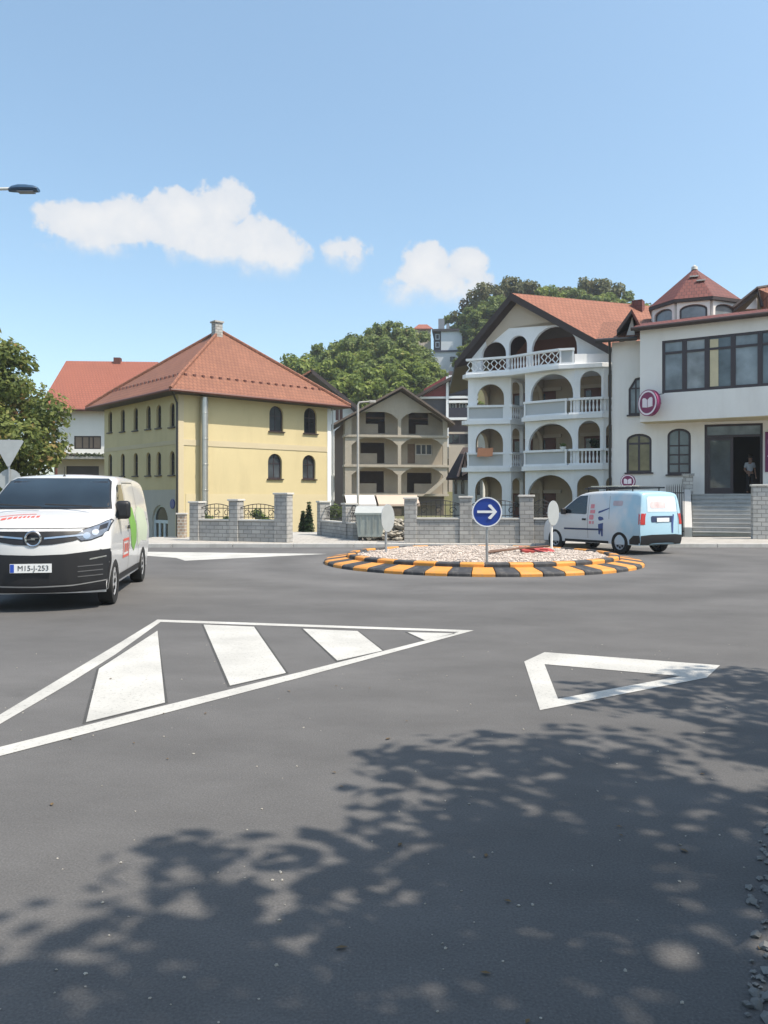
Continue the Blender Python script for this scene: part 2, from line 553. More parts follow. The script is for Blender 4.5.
SUN_EL, SUN_AZ = 57.0, 115.5            # azimuth clockwise from +Y
sd = Vector((math.sin(R(SUN_AZ)) * math.cos(R(SUN_EL)), math.cos(R(SUN_AZ)) * math.cos(R(SUN_EL)), math.sin(R(SUN_EL))))
sun = bpy.data.objects.new('sun', bpy.data.lights.new('sun', 'SUN'))
COL.objects.link(sun)
sun.location = (20, -10, 30)
sun.data.energy = 5.0; sun.data.angle = R(.53); sun.data.color = (1.0, .905, .775)
sun.rotation_euler = (-sd).to_track_quat('-Z', 'Y').to_euler()

W = bpy.data.worlds.new('World'); S.world = W; W.use_nodes = True
nt = W.node_tree; N = nt.nodes; L = nt.links
bg = N['Background']; bg.inputs['Strength'].default_value = .15
sky = N.new('ShaderNodeTexSky'); sky.sky_type = 'NISHITA'; sky.sun_disc = False
sky.sun_elevation = R(SUN_EL); sky.sun_rotation = R(SUN_AZ)
sky.altitude = 400; sky.air_density = 1.0; sky.dust_density = 1.6; sky.ozone_density = 2.4
tc = N.new('ShaderNodeTexCoord'); sp = N.new('ShaderNodeSeparateXYZ'); L.new(tc.outputs['Generated'], sp.inputs[0])


def mth(op, a, b=None, c=None, clamp=False):
    k = N.new('ShaderNodeMath'); k.operation = op; k.use_clamp = clamp
    for i, s_ in enumerate((a, b, c)):
        if s_ is None:
            continue
        if isinstance(s_, (int, float)):
            k.inputs[i].default_value = s_
        else:
            L.new(s_, k.inputs[i])
    return k.outputs[0]


# clouds: cumulus at fixed compass directions (azimuth from +Y, elevation), edges broken by fractal noise
az = mth('ARCTAN2', sp.outputs['X'], sp.outputs['Y'])
el = mth('ARCSINE', sp.outputs['Z'])
nz = N.new('ShaderNodeTexNoise'); nz.inputs['Scale'].default_value = 17; nz.inputs['Detail'].default_value = 9; nz.inputs['Roughness'].default_value = .56
L.new(tc.outputs['Generated'], nz.inputs['Vector'])
nz2 = N.new('ShaderNodeTexNoise'); nz2.inputs['Scale'].default_value = 55; nz2.inputs['Detail'].default_value = 7; nz2.inputs['Roughness'].default_value = .6
L.new(tc.outputs['Generated'], nz2.inputs['Vector'])
# puff: azimuth, elevation, half widths (degrees), weight
PUFFS = [(-11.9, 20.4, 2.0, 1.6, 1), (-14.6, 19.6, 2.4, 1.5, 1), (-17.6, 19.0, 2.4, 1.4, .95), (-21.2, 18.6, 2.6, 1.2, .85), (-9.4, 18.2, 2.6, 1.7, 1), (-7.0, 17.6, 1.7, 1.4, .95),
         (-13.5, 18.2, 4.2, 1.6, .95), (-3.2, 17.5, 2.0, 1.2, .62), (3.3, 16.6, 2.0, 1.9, 1), (6.2, 17.0, 1.4, 1.3, .95), (4.6, 15.6, 3.0, 1.7, .95), (1.8, 15.3, 1.8, 1.3, .8), (6.6, 15.4, 1.6, 1.5, .85),
         (-20, 17.5, 3.5, 1.0, .62), (-42, 20, 7, 3, 1), (-50, 17, 6, 3, 1), (150, 20, 14, 5, 1), (-130, 25, 12, 5, 1)]
acc = None
for (a_, e_, wa, we, wt) in PUFFS:
    a_, e_ = (a_ - .35, e_ - 1.0) if a_ > 0 else (a_ + .3, e_ - .75)
    dx = mth('MULTIPLY', mth('SUBTRACT', az, R(a_)), 1 / R(wa * .9)); dz = mth('MULTIPLY', mth('SUBTRACT', el, R(e_)), 1 / R(we * .95))
    d2 = mth('ADD', mth('MULTIPLY', dx, dx), mth('MULTIPLY', dz, dz))
    g = mth('MULTIPLY', mth('SUBTRACT', 1.0, mth('MULTIPLY', d2, .5)), wt)
    acc = g if acc is None else mth('MAXIMUM', acc, g)
acc = mth('MAXIMUM', acc, -1.0)
dens = mth('ADD', mth('ADD', acc, mth('MULTIPLY', mth('SUBTRACT', nz.outputs['Fac'], .5), 2.1)), mth('MULTIPLY', mth('SUBTRACT', nz2.outputs['Fac'], .5), 1.05))
# crisp tops, bases that melt into the haze
eline = mth('MULTIPLY_ADD', mth('GREATER_THAN', az, R(-1.0)), R(-1.7), R(16.8))
low = mth('MULTIPLY_ADD', mth('SUBTRACT', eline, el), 1 / R(2.6), .12, True)
soft = mth('DIVIDE', mth('SUBTRACT', dens, .14), mth('MULTIPLY_ADD', low, 1.6, .36))
alpha = N.new('ShaderNodeMapRange'); alpha.interpolation_type = 'SMOOTHSTEP'
alpha.inputs['From Min'].default_value = 0; alpha.inputs['From Max'].default_value = 1.0; alpha.inputs['To Max'].default_value = .97
L.new(soft, alpha.inputs['Value'])
body = N.new('ShaderNodeMapRange'); body.inputs['From Min'].default_value = .4; body.inputs['From Max'].default_value = 1.5
L.new(dens, body.inputs['Value'])
cc = N.new('ShaderNodeMix'); cc.data_type = 'RGBA'; L.new(body.outputs[0], cc.inputs[0])
cc.inputs[6].default_value = (4.15, 4.35, 4.65, 1); cc.inputs[7].default_value = (5.1, 5.05, 5.0, 1)
# sky tint: a touch less saturated, hazier low down
mix = N.new('ShaderNodeMix'); mix.data_type = 'RGBA'
tint = N.new('ShaderNodeMix'); tint.data_type = 'RGBA'; tint.blend_type = 'MULTIPLY'; tint.inputs[0].default_value = 1
tr = N.new('ShaderNodeValToRGB'); tr.color_ramp.elements[0].position = .0; tr.color_ramp.elements[1].position = .62
tr.color_ramp.elements[0].color = (1.10 / 2, 1.08 / 2, 1.0 / 2, 1); tr.color_ramp.elements[1].color = (1.56 / 2, 1.55 / 2, 1.31 / 2, 1)
e2 = tr.color_ramp.elements.new(.27); e2.color = (1.24 / 2, 1.25 / 2, 1.1 / 2, 1)
L.new(el, tr.inputs['Fac'])
ts = N.new('ShaderNodeVectorMath'); ts.operation = 'SCALE'; ts.inputs['Scale'].default_value = 2.2
L.new(tr.outputs['Color'], ts.inputs[0]); L.new(ts.outputs[0], tint.inputs[7])
L.new(sky.outputs[0], tint.inputs[6])
L.new(alpha.outputs[0], mix.inputs[0]); L.new(tint.outputs[2], mix.inputs[6]); L.new(cc.outputs[2], mix.inputs[7])
L.new(mix.outputs[2], bg.inputs['Color'])

S.view_settings.view_transform = 'Standard'; S.view_settings.look = 'None'
S.view_settings.exposure = 0.3; S.view_settings.gamma = 1.0; S.view_settings.use_curve_mapping = False
S.cycles.max_bounces = 6; S.cycles.use_denoising = True
S.cycles.sample_clamp_indirect = 6


# ------------------------------------------------------------------ terrain
def sm(t):
    t = max(0., min(1., t)); return t * t * (3 - 2 * t)


def gz(x, y):
    y0 = 28.5 if x < -9 else 31.6
    drop = -.85 * sm((y - y0) / 11) * (1 - sm((x + 5) / 4))
    lat = sm((x + 55) / 75) * (1 - .5 * sm((x - 90) / 160))
    hill = (22.5 + 9 * sm((x - 12) / 11) - 7 * sm((x - 40) / 25)) * max(0, min(1, (y - 88) / 40)) - 10 * sm((y - 165) / 60)
    hill *= lat
    if y > 240:
        hill *= 1 - sm((y - 240) / 200)
    bump = (mnoise.noise(Vector((x * .05, y * .05, 3))) * .8 if y > 95 else 0)
    z = drop + hill + bump
    return z - (.03 if y < y0 else 0.0)


xs = [-700, -500, -350, -250, -180, -130] + [-100 + 4 * i for i in range(60)] + [150, 180, 220, 280, 360, 500, 700]
xs = sorted(set(xs))
ys = [-160, -80, -40, -20, 0, 10, 20, 25, 28, 28.5, 29, 30, 31, 31.5, 31.7] + [32 + i for i in range(18)] + [52 + 4 * i for i in range(50)] + [260, 290, 320, 360, 420, 520, 700, 1000]
mb = MB()
mb.v = [(x, y, gz(x, y)) for y in ys for x in xs]
nx = len(xs)
mb.f = [(j * nx + i, j * nx + i + 1, (j + 1) * nx + i + 1, (j + 1) * nx + i) for j in range(len(ys) - 1) for i in range(nx - 1)]
EARTH = pm('dry_grass_earth', (.115, .115, .05), .95, .35, .25, .5, 6, dirt=(.16, .13, .085), dscale=.15, dirt_amt=.8)
terrain = struct(mb.build('terrain', EARTH, smooth=True))
ASPH = asphalt('asphalt', .112)
mb = MB()
mb.add([(-75, -30, 0), (75, -30, 0), (75, 26.42, 0), (-75, 26.42, 0)], [(0, 1, 2, 3)])
road = struct(mb.build('road', ASPH, fix=False))
mb = MB()
for k in range(75):
    x0 = -75 + 2 * k
    mb.box(x0 + .006, x0 + 1.994, 26.4, 26.56, -.05, .125)
struct(mb.build('kerb', KERB, bevel=.015))
mb = MB(); mb.box(-9.1, 75, 26.564, 31.6, -.05, .10); mb.box(-75, -9.1, 26.564, 28.4, -.05, .10)
PAVE = brick('pavement_slabs', (.40, .375, .34), (.36, .34, .31), (.24, .225, .2), .5, .5, .012, .9, .3, vscale=.8, var=.15)
struct(mb.build('sidewalk', PAVE))
mb = MB(); mb.box(-4.6, -1.9, 31.604, 36.5, -.4, .098)
struct(mb.build('path', CONC))

# road markings, sheets of paint 4 mm over the asphalt
PAINT = paint_mat('white_road_paint')


def marking(name, polys, z=.004):
    mb = MB()
    for poly in polys:
        mb.sheet([tuple(G(*p)[:2]) for p in poly], lambda p, q, d: (p, q, z))
    o = mb.build(name, PAINT)
    for p in o.data.polygons:
        if p.normal.z < 0:
            p.flip()
    return struct(o)


# tar left round the older stripes, seen as a thin dark edge
TAR = pm('dark_tar_edge', (.055, .054, .052), .85, .25, 8)
mb = MB()
for poly in ([(157.5, 631), (165, 703), (86, 722.5), (99, 669)], [(203.5, 624.8), (254, 627), (286, 673.3), (230, 686)], [(303, 629), (357.5, 631.3), (382.5, 651), (337.5, 661)], [(407.5, 632.5), (456, 633.6), (425, 640.6)]):
    q = [tuple(G(*p)[:2]) for p in poly]
    if sum(q[i - 1][0] * q[i][1] - q[i][0] * q[i - 1][1] for i in range(len(q))) < 0:
        q.reverse()
    mb.sheet(inset(q, -.022), lambda p, q_, d: (p, q_, .002))
o = mb.build('tar_edge_marking', TAR)
for p in o.data.polygons:
    if p.normal.z < 0:
        p.flip()
struct(o)
marking('hatched_road_marking', [
    [(157.5, 631), (165, 703), (86, 722.5), (99, 669)],
    [(203.5, 624.8), (254, 627), (286, 673.3), (230, 686)],
    [(303, 629), (357.5, 631.3), (382.5, 651), (337.5, 661)],
    [(407.5, 632.5), (456, 633.6), (425, 640.6)],
    [(157.5, 619.8), (474, 630.6), (459, 632.2), (160.5, 622.2)],
    [(474, 630.6), (300, 678), (150, 717.5), (0, 756.5), (-60, 772), (-60, 762), (0, 747.5), (150, 709.5), (300, 672.5), (459, 632.2)],
    [(157.5, 619.8), (160.5, 622.2), (115, 655), (69, 684), (0, 724.5), (-60, 758), (-60, 746), (0, 715), (69, 673.5), (115, 646)]])
marking('give_way_triangle_marking', [
    [(524.2, 661.9), (544.5, 652.5), (720, 665.6), (680.6, 676.5), (544.5, 664.5)],
    [(720, 665.6), (706.9, 678), (540, 710.6), (558, 699.2), (680.6, 676.5)],
    [(524.2, 661.9), (544.5, 664.5), (558, 699.2), (540, 710.6)]])
marking('splitter_road_marking', [[(120, 551.6), (327.5, 554), (185, 560.8), (176, 558), (120, 554)]])

# gravel verge at the road edge
STONEG = pm('grey_gravel', (.17, .17, .165), .9, .35, 9, .3, 60)


def pebble(mb, c, r, rng):
    vs = []
    for p in ((1, 0, 0), (-1, 0, 0), (0, 1, 0), (0, -1, 0), (0, 0, 1), (0, 0, -1), (.6, .6, .5), (-.6, .6, .5), (.6, -.6, .5), (-.6, -.6, .5)):
        k = rng.uniform(.75, 1.2)
        vs.append(Vector(p) * r * k)
    a = Matrix.Rotation(rng.uniform(0, 6.3), 3, 'Z') @ Matrix.Rotation(rng.uniform(-.5, .5), 3, 'X')
    vs = [c + a @ Vector((v.x * 1.25, v.y, v.z * .75)) for v in vs]
    fs = [(4, 0, 6), (4, 6, 2), (4, 2, 7), (4, 7, 1), (4, 1, 9), (4, 9, 3), (4, 3, 8), (4, 8, 0), (0, 2, 6), (2, 1, 7), (1, 3, 9), (3, 0, 8), (5, 2, 0), (5, 1, 2), (5, 3, 1), (5, 0, 3)]
    mb.add(vs, fs)


ev = lambda y: 1.3 + (y - 2.44) * .53
mb = MB()
mb.add([(ev(-20), -20, .004), (75, -20, .004), (75, 15.5, .004), (ev(15.5), 15.5, .004)], [(0, 1, 2, 3)])
struct(mb.build('verge', pm('stony_verge_earth', (.13, .12, .10), .95, .4, 3, .6, 30, dirt=(.09, .10, .04), dscale=.6, dirt_amt=.8), fix=False))
rng = random.Random(3)
mb = MB()
for k in range(9000):
    y = rng.uniform(1.4, 9.5); e = 1.12 + (y - 2.44) * .53
    w = abs(rng.gauss(0, 1)) * .9 if y < 4 else abs(rng.gauss(0, 1.3))
    x = e + w + rng.gauss(0, .045)
    pebble(mb, Vector((x, y, .006)), rng.choice((.008, .011, .014, .018, .026)), rng)
gv = mb.build('gravel_verge', STONEG)
tag(gv, 'loose grey gravel along the edge of the asphalt', 'gravel', kind='stuff')
mb = MB()
for k in range(260):
    y = 1.9 + 7 * rng.random() ** 1.6; x = rng.uniform(-.5, .5) * y * 1.0
    pebble(mb, Vector((x, y, .002)), rng.choice((.003, .004, .005, .007)), rng)
gr = mb.build('road_grit', pm('pale_grit', (.34, .32, .28), .9, .5, 9))
tag(gr, 'fine pale grit scattered over the asphalt', 'grit', kind='stuff')
LITTER = pm('dry_leaf_litter', (.12, .075, .03), .8, .5, 9)
mb = MB()
for k in range(30):
    y = 1.9 + 6 * rng.random(); x = rng.uniform(-.5, .5) * y
    a = rng.uniform(0, 6.3); s_ = rng.uniform(.012, .028); c = Vector((x, y, .007))
    u = Vector((math.cos(a), math.sin(a), 0)) * s_; v = Vector((-math.sin(a), math.cos(a), .3)) * s_ * .5
    mb.add([c - u, c + v, c + u, c - v + Vector((0, 0, .004))], [(0, 1, 2, 3)])
tag(mb.build('dry_leaf_litter', LITTER), 'small dry brown leaves scattered over the asphalt', 'leaves', kind='stuff')


# ------------------------------------------------------------------ trees
def leaf_cloud(mb, clumps, n, size, rng, flat=.55):
    """n leaf faces spread over the clumps (centre, radius), facing outwards and up"""
    tot = sum(c[1] ** 2 for c in clumps)
    for (c, r) in clumps:
        for _ in range(int(n * r * r / tot) + 1):
            d = Vector((rng.gauss(0, 1), rng.gauss(0, 1), rng.gauss(0, 1)))
            d.normalize()
            rr = r * rng.uniform(.35, 1.05) ** .7
            p = c + Vector((d.x, d.y, d.z * .8)) * rr
            nrm = (d + Vector((0, 0, flat)) + Vector((rng.gauss(0, .5), rng.gauss(0, .5), rng.gauss(0, .5)))).normalized()
            t = nrm.cross(Vector((rng.gauss(0, 1), rng.gauss(0, 1), rng.gauss(0, 1))))
            if t.length < 1e-3:
                continue
            t.normalize(); b = nrm.cross(t)
            s_ = size * rng.uniform(.6, 1.3); w = s_ * .38
            q = p + nrm * (-s_ * .12)
            o = len(mb.v)
            mb.v += [tuple(q - t * s_ * .6), tuple(p + b * w), tuple(q + t * s_ * .6), tuple(p - b * w)]
            mb.f.append((o, o + 1, o + 2, o + 3))


def make_clumps(rng, centre, rad, n, rc, shell=.55):
    out = []
    c = Vector(centre)
    while len(out) < n:
        d = Vector((rng.uniform(-1, 1), rng.uniform(-1, 1), rng.uniform(-1, 1)))
        l = d.length
        if l > 1 or l < shell * rng.random():
            continue
        out.append((c + Vector((d.x * rad[0], d.y * rad[1], d.z * rad[2])), rc * rng.uniform(.65, 1.35)))
    return out


def trunk_mesh(rng, height, r0, targets, fork):
    mb = MB()
    top = Vector((rng.uniform(-.2, .2), rng.uniform(-.2, .2), height * .78))
    pts = [Vector((0, 0, -.3)), Vector((0, 0, .15)), Vector((rng.uniform(-.08, .08), rng.uniform(-.08, .08), fork)), (top * .6 + Vector((0, 0, fork)) * .4) * 1.0, top]
    pts[3].z = fork + (top.z - fork) * .5
    mb.tube(pts, [r0 * 1.35, r0, r0 * .8, r0 * .45, r0 * .12], 9)
    for t in targets:
        s_ = Vector((0, 0, fork + rng.uniform(-.05, .4) * (top.z - fork)))
        m = s_.lerp(t, .5) + Vector((rng.uniform(-.2, .2), rng.uniform(-.2, .2), rng.uniform(-.1, .35)))
        mb.tube([s_, m, t], [r0 * .42, r0 * .24, r0 * .05], 6)
    return mb


def make_tree(name, label, cat, loc, H, rad, crown_z, n_clump, rc, n_leaf, leaf, mat, seed, r0=.16, group=None, shell=.55, fork=None, extra=()):
    rng = random.Random(seed)
    t = thing(name, label, cat, loc, 0, group)
    cl = make_clumps(rng, (0, 0, crown_z), rad, n_clump, rc, shell) + [(Vector(c), r) for c, r in extra]
    mb = MB(); leaf_cloud(mb, cl, n_leaf, leaf, rng)
    mb.build('crown', mat, t, fix=False)
    trunk_mesh(rng, H, r0, [c for c, _ in rng.sample(cl, min(len(cl), 14))], fork or max(.8, crown_z - rad[2] * .8)).build('trunk', BARK, t, smooth=True)
    return t


LEAF_A = leafmat('walnut_leaves', (.05, .08, .02), (.22, .26, .07), (.34, .19, .08), .26, .45)
LEAF_H = leafmat('hill_leaves', (.075, .11, .036), (.23, .29, .085), (.25, .19, .08), .1, .45)
LEAF_L = leafmat('light_leaves', (.09, .14, .03), (.28, .34, .08), (.32, .3, .1), .1, .45)
LEAF_D = leafmat('crest_leaves', (.075, .09, .045), (.21, .21, .10), (.28, .2, .12), .14, .45)
LEAF_S = leafmat('shade_tree_leaves', (.03, .06, .015), (.085, .13, .035))
LEAF_C = leafmat('cypress_leaves', (.012, .03, .012), (.05, .08, .025))
LEAF_B = leafmat('dry_leaves', (.06, .05, .025), (.17, .13, .07))

# the broad tree behind the signs
make_tree('walnut_tree', 'broad green walnut tree with browning leaves behind the grey sign backs', 'tree', (-18.9, 37, -.3), 10.2, (3.6, 3.2, 3.9), 5.4, 72, 1.1, 32000, .22, LEAF_A, 11, .22, shell=.6,
          extra=[((.4, 0, 9.6), .75), ((.2, .2, 10.2), .45), ((1.6, 0, 8.6), .8), ((2.2, .3, 8.2), .7)])

# shade trees standing on the verge beside the road, just outside the view; the second row is added to block sky light
SHADE = [(6.6, 1.9, 3.15, 5.6, 31), (4.8, -.15, 3.05, 5.4, 32), (8.6, 3.6, 2.9, 5.6, 33), (4.2, -4.6, 3.0, 5.2, 35), (9.2, -.6, 3.2, 6.2, 36), (9.0, -5.0, 3.2, 6.2, 37), (13.5, 2.0, 3.2, 6.2, 38)]
for (x, y, r, cz, sd_) in SHADE:
    make_tree('roadside_tree', ['leafy roadside tree nearest the give way triangle, shading the asphalt', 'leafy roadside tree between its neighbours on the gravel verge', 'leafy roadside tree farthest up the verge towards the steps', 'leafy roadside tree on the verge behind the viewpoint', 'unseen tree of the second row added to block sky, behind its shadier neighbours', 'unseen tree added to block sky at the corner of the second row', 'unseen tree added to block sky, outermost in the second row'][sd_ - 31 if sd_ < 34 else sd_ - 32],
              'tree', (x, y, -.03), 8.2, (r, r, 2.2), cz, 78, .52, 8200, .165, LEAF_S, sd_, .17, shell=.3, group='roadside trees',
              extra=[((-3.2, .8, 5.5), .45), ((-2.9, .4, 5.0), .4), ((-3.0, 1.3, 5.9), .4), ((-3.4, .2, 5.6), .35)] if sd_ == 31 else ())

# hill trees: four kinds copied over the slope
HK = [make_tree('hill_tree', 'hillside tree', 'tree', (0, 0, 0), 9, (3.4, 3.2, 3.5), 5.2, 42, .98, 4800, .46, LEAF_H, 41, .2, group='hillside trees'),
      make_tree('hill_tree', 'hillside tree', 'tree', (0, 0, 0), 9, (3.0, 3.2, 3.9), 5.0, 38, .98, 4400, .46, LEAF_L, 42, .2, group='hillside trees'),
      make_tree('hill_tree', 'hillside tree', 'tree', (0, 0, 0), 9, (3.6, 3.2, 3.0), 5.6, 30, .85, 3200, .44, LEAF_D, 43, .2, group='hillside trees'),
      make_tree('hill_tree', 'hillside tree', 'tree', (0, 0, 0), 9, (2.0, 2.0, 4.0), 5.0, 22, .8, 700, .5, LEAF_B, 44, .16, group='hillside trees')]
LAB = {'a': 'dark green broadleaf tree in the clump on the hill above the unfinished house',
       'b': 'bright green tree low on the slope above the unfinished house roof',
       'c': 'olive green tree on the hill crest behind the orange balcony house roof',
       'd': 'thin half bare tree beside the blue white hill house'}
HT = [  # px, py of the top, depth, kind, label
    (270, 347, 150, 2, 'a'), (296, 347, 138, 0, 'a'), (312, 346, 132, 2, 'a'), (337, 333, 134, 0, 'a'), (352, 322, 136, 0, 'a'), (372, 312, 138, 0, 'a'), (391, 309, 140, 0, 'a'), (407, 316, 138, 0, 'a'),
    (362, 330, 126, 0, 'a'), (385, 326, 124, 0, 'a'), (405, 330, 126, 0, 'a'), (412, 340, 124, 0, 'a'), (330, 346, 126, 0, 'a'), (345, 352, 118, 1, 'b'), (322, 360, 118, 1, 'b'), (364, 358, 112, 1, 'b'), (385, 361, 110, 1, 'b'), (400, 366, 112, 1, 'b'),
    (350, 372, 106, 1, 'b'), (374, 372, 104, 1, 'b'), (336, 374, 108, 1, 'b'), (412, 352, 120, 0, 'a'), (432, 362, 118, 1, 'b'), (445, 368, 116, 0, 'b'), (424, 372, 112, 0, 'b'),
    (440, 378, 108, 1, 'b'), (455, 376, 106, 0, 'b'), (464, 304, 160, 0, 'c'), (471, 296, 158, 2, 'c'), (463, 324, 158, 0, 'c'), (469, 338, 140, 1, 'c'), (466, 354, 126, 0, 'c'), (292, 350, 130, 1, 'a'), (305, 356, 122, 1, 'b'), (318, 342, 140, 0, 'a'), (343, 340, 130, 1, 'a'), (360, 342, 120, 1, 'b'), (398, 346, 118, 1, 'b'), (380, 346, 116, 0, 'a'), (415, 362, 114, 1, 'b'), (530, 284, 150, 0, 'c'), (548, 286, 150, 1, 'c'), (573, 284, 152, 0, 'c'), (606, 288, 152, 1, 'c'), (622, 292, 154, 0, 'c'), (640, 298, 154, 1, 'c'),
    (478, 304, 152, 0, 'c'), (490, 276, 154, 2, 'c'), (506, 266, 156, 2, 'c'), (521, 275, 156, 2, 'c'), (537, 282, 154, 2, 'c'), (553, 281, 156, 2, 'c'), (569, 277, 158, 2, 'c'), (586, 267, 158, 2, 'c'), (600, 274, 158, 2, 'c'), (612, 283, 158, 0, 'c'), (627, 289, 160, 2, 'c'), (640, 292, 160, 2, 'c'), (655, 296, 162, 2, 'c'),
    (484, 300, 146, 0, 'c'), (500, 290, 148, 0, 'c'), (516, 292, 148, 0, 'c'), (540, 294, 148, 0, 'c'), (560, 292, 148, 0, 'c'), (580, 288, 150, 0, 'c'), (598, 290, 150, 0, 'c'), (482, 322, 142, 0, 'c'),
    (466, 292, 156, 3, 'd'), (473, 286, 157, 3, 'd'), (670, 298, 164, 2, 'c'), (690, 302, 164, 0, 'c'), (255, 350, 158, 2, 'a'), (240, 356, 160, 0, 'a')]
used = set()
rng = random.Random(5)
for (px, py, D, k, lab) in HT:
    top = P(px, py + rng.uniform(-3, 7), D); g_ = gz(top.x, top.y)
    h = max(5.0, top.z - g_)
    sc = h / 9.6
    z = top.z - 9.6 * sc
    wx = min(1.25, max(.85, 1.15 / max(sc, .6)))
    sxy = sc * wx
    if k in used:
        dup(HK[k], (top.x, top.y, z), rng.uniform(0, 6.28), LAB[lab], (sxy, sxy, sc))
    else:
        used.add(k); o = HK[k]; o.location = (top.x, top.y, z); o.rotation_euler = (0, 0, rng.uniform(0, 6)); o['label'] = LAB[lab]; o.scale = (sxy, sxy, sc)


def roof_slab(name, mat, parent, top, th=.16, verts_extra=None, **kw):
    """thick roof plane: 'top' corner list (closed order), extruded down by th"""
    top = [Vector(p) for p in top]; n = len(top)
    mb = MB()
    vs = top + [p - Vector((0, 0, th)) for p in top]
    fs = [tuple(range(n)), tuple(reversed(range(n, 2 * n)))] + [(i, (i + 1) % n, n + (i + 1) % n, n + i) for i in range(n)]
    mb.add(vs, fs)
    return mb.build(name, mat, parent, **kw)


# ================================================================== yellow house
Y = Fr((-11.07, 43.0, -.85), 41)
yh = thing('yellow_house', 'yellow house with arched windows and a hipped red tiled roof', 'house', Y.o, Y.a)
LX, LY, EZ = 10.3, 10.1, 8.35
wins = []
for (a, b, t, bo) in ((269.4, 283.3, 406.5, 430.9), (304, 316.8, 408.4, 433), (268, 282, 454, 478.6), (302.6, 315.5, 455.3, 479)):
    x0, z0 = Y.front(a, bo); x1, z1 = Y.front(b, t)
    wins.append(arch(x0, x1, z0, z1))
MB().ext(rect(0, LX, 0, EZ), wins, FRONT(0), 0, .3).build('wall', YELLOW, yh)
side = []
for i, (a, b) in enumerate(((169.2, 175), (156.2, 161.3), (145.8, 151), (133.2, 138.2), (120.5, 125), (108.3, 112))):
    y0, zt = Y.side((a + b) / 2, (402.8, 404.6, 405.6, 407.4, 409, 411)[i]); _, zb = Y.side((a + b) / 2, (427, 428, 429, 430.5, 431.5, 432.5)[i])
    _, zt2 = Y.side((a + b) / 2, (451, 452, 452.5, 453, 453.5, 454)[i]); _, zb2 = Y.side((a + b) / 2, (475, 475.3, 475.6, 475.8, 476, 476)[i])
    side.append((y0, zb, zt)); side.append((y0, zb2, zt2))
sw = [arch(y - .3, y + .3, zb, zt) for (y, zb, zt) in side]
yd, zdt = Y.side(160, 505)
ya, _ = Y.side(168, 530); yb, _ = Y.side(152, 530)
dw = arch(ya, yb, .02, zdt, (yb - ya) * .45)
ZB = Y.side(150, 490)[1]
MB().ext(rect(.302, LY, ZB, EZ), sw, SIDE(0), 0, .3).build('wall', YELLOW, yh)
MB().ext(rect(.302, LY, 0, ZB - .002), [dw], SIDE(0), 0, .3).build('base_wall', GREYBASE, yh)
MB().box(.3, LX, LY - .3, LY - .003, 0, EZ).box(LX - .3, LX - .003, .302, LY - .302, 0, EZ).build('wall', YELLOW, yh)
for w in wins:
    window(yh, FRONT(0), w, DKFRAME, RNG.choice((GLASS, GLASSY, GLASSY)), .08, .14, (.5,), (.62,), .05, sill=DKWOOD)
for w in sw:
    window(yh, SIDE(0), w, DKFRAME, RNG.choice((GLASS, GLASSY)), .07, .12, (), (.6,), .04, sill=DKWOOD)
DOORB = pm('pale_blue_door', (.52, .60, .66), .5, .05, 3)
dr = MB(); dr.ext(dw, [arch(ya + .12, yb - .12, zdt - (yb - ya) * .45 + .06, zdt - .1, (yb - ya) * .36)] + [rect(ya + (yb - ya) * t, ya + (yb - ya) * (t + .2), .3, zdt - (yb - ya) * .45 - .12) for t in (.1, .4, .7)], SIDE(0), .12, .2)
d_ = dr.build('door', DOORB, yh)
MB().ext(inset(dedupe(dw), .05), [], SIDE(0), .17, .18).build('glass_panel', GLASS, d_)
# trims
b1 = Y.front(250, 445.5)[1]; b2 = Y.front(250, 494)[1]
mb = MB(); mb.ext(rect(.32, LX - .3, b1 - .16, b1 + .16), [], FRONT(0), -.03, .01).ext(rect(.01, LY, b1 - .12, b1 + .12), [], SIDE(0), -.02, .01)
mb.build('trim_band', BAND, yh)
mb = MB(); mb.ext(rect(.45, LX - .32, 0, b2), [], FRONT(0), -.02, .01); mb.build('plinth', CREAM, yh)
MB().ext(rect(.0, .32, 0, EZ - .3), [], FRONT(0), -.035, .02).build('corner_strip', BAND, yh)
MB().ext(rect(LX - .3, LX, 0, EZ - .3), [], FRONT(0), -.035, .02).build('corner_strip', APTWHITE, yh)
# roof with bell-cast eaves
ov, k, zk = .85, 1.0, 9.22
cx_, cy_ = LX / 2, LY / 2
apex = Vector((cx_ + .2, cy_, 13.0))
e = [Vector(p) for p in ((-ov, -ov, EZ - .12), (LX + ov, -ov, EZ - .12), (LX + ov, LY + ov, EZ - .12), (-ov, LY + ov, EZ - .12))]
m_ = [Vector((x_, y_, zk)) for x_, y_ in ((k * .35, k * .35), (LX - k * .35, k * .35), (LX - k * .35, LY - k * .35), (k * .35, LY - k * .35))]
mb = MB(); mb.v = [tuple(p) for p in e + m_ + [apex]]
for i in range(4):
    j = (i + 1) % 4
    mb.f += [(i, j, 4 + j, 4 + i), (4 + i, 4 + j, 8)]
rf = mb.build('roof', TILE_R, yh)
mb = MB()
mb.ext([(p.x, p.y) for p in e], [], lambda p, q, d: (p, q, d), EZ - .26, EZ - .13); mb.build('soffit', DKWOOD, yh)
mb = MB()
for i in range(4):
    mb.tube([e[i] + Vector((0, 0, .03)), m_[i] + Vector((0, 0, .05)), apex + Vector((0, 0, .05))], .11, 6)
mb.build('ridge_tiles', TILE_R, rf, smooth=True)
mb = MB()
for i in range(4):
    a, b = e[i] + Vector((0, 0, -.06)), e[(i + 1) % 4] + Vector((0, 0, -.06))
    mb.tube([a, b], .075, 8)
mb.build('gutter', MAROON, yh, smooth=True)
mb = MB()
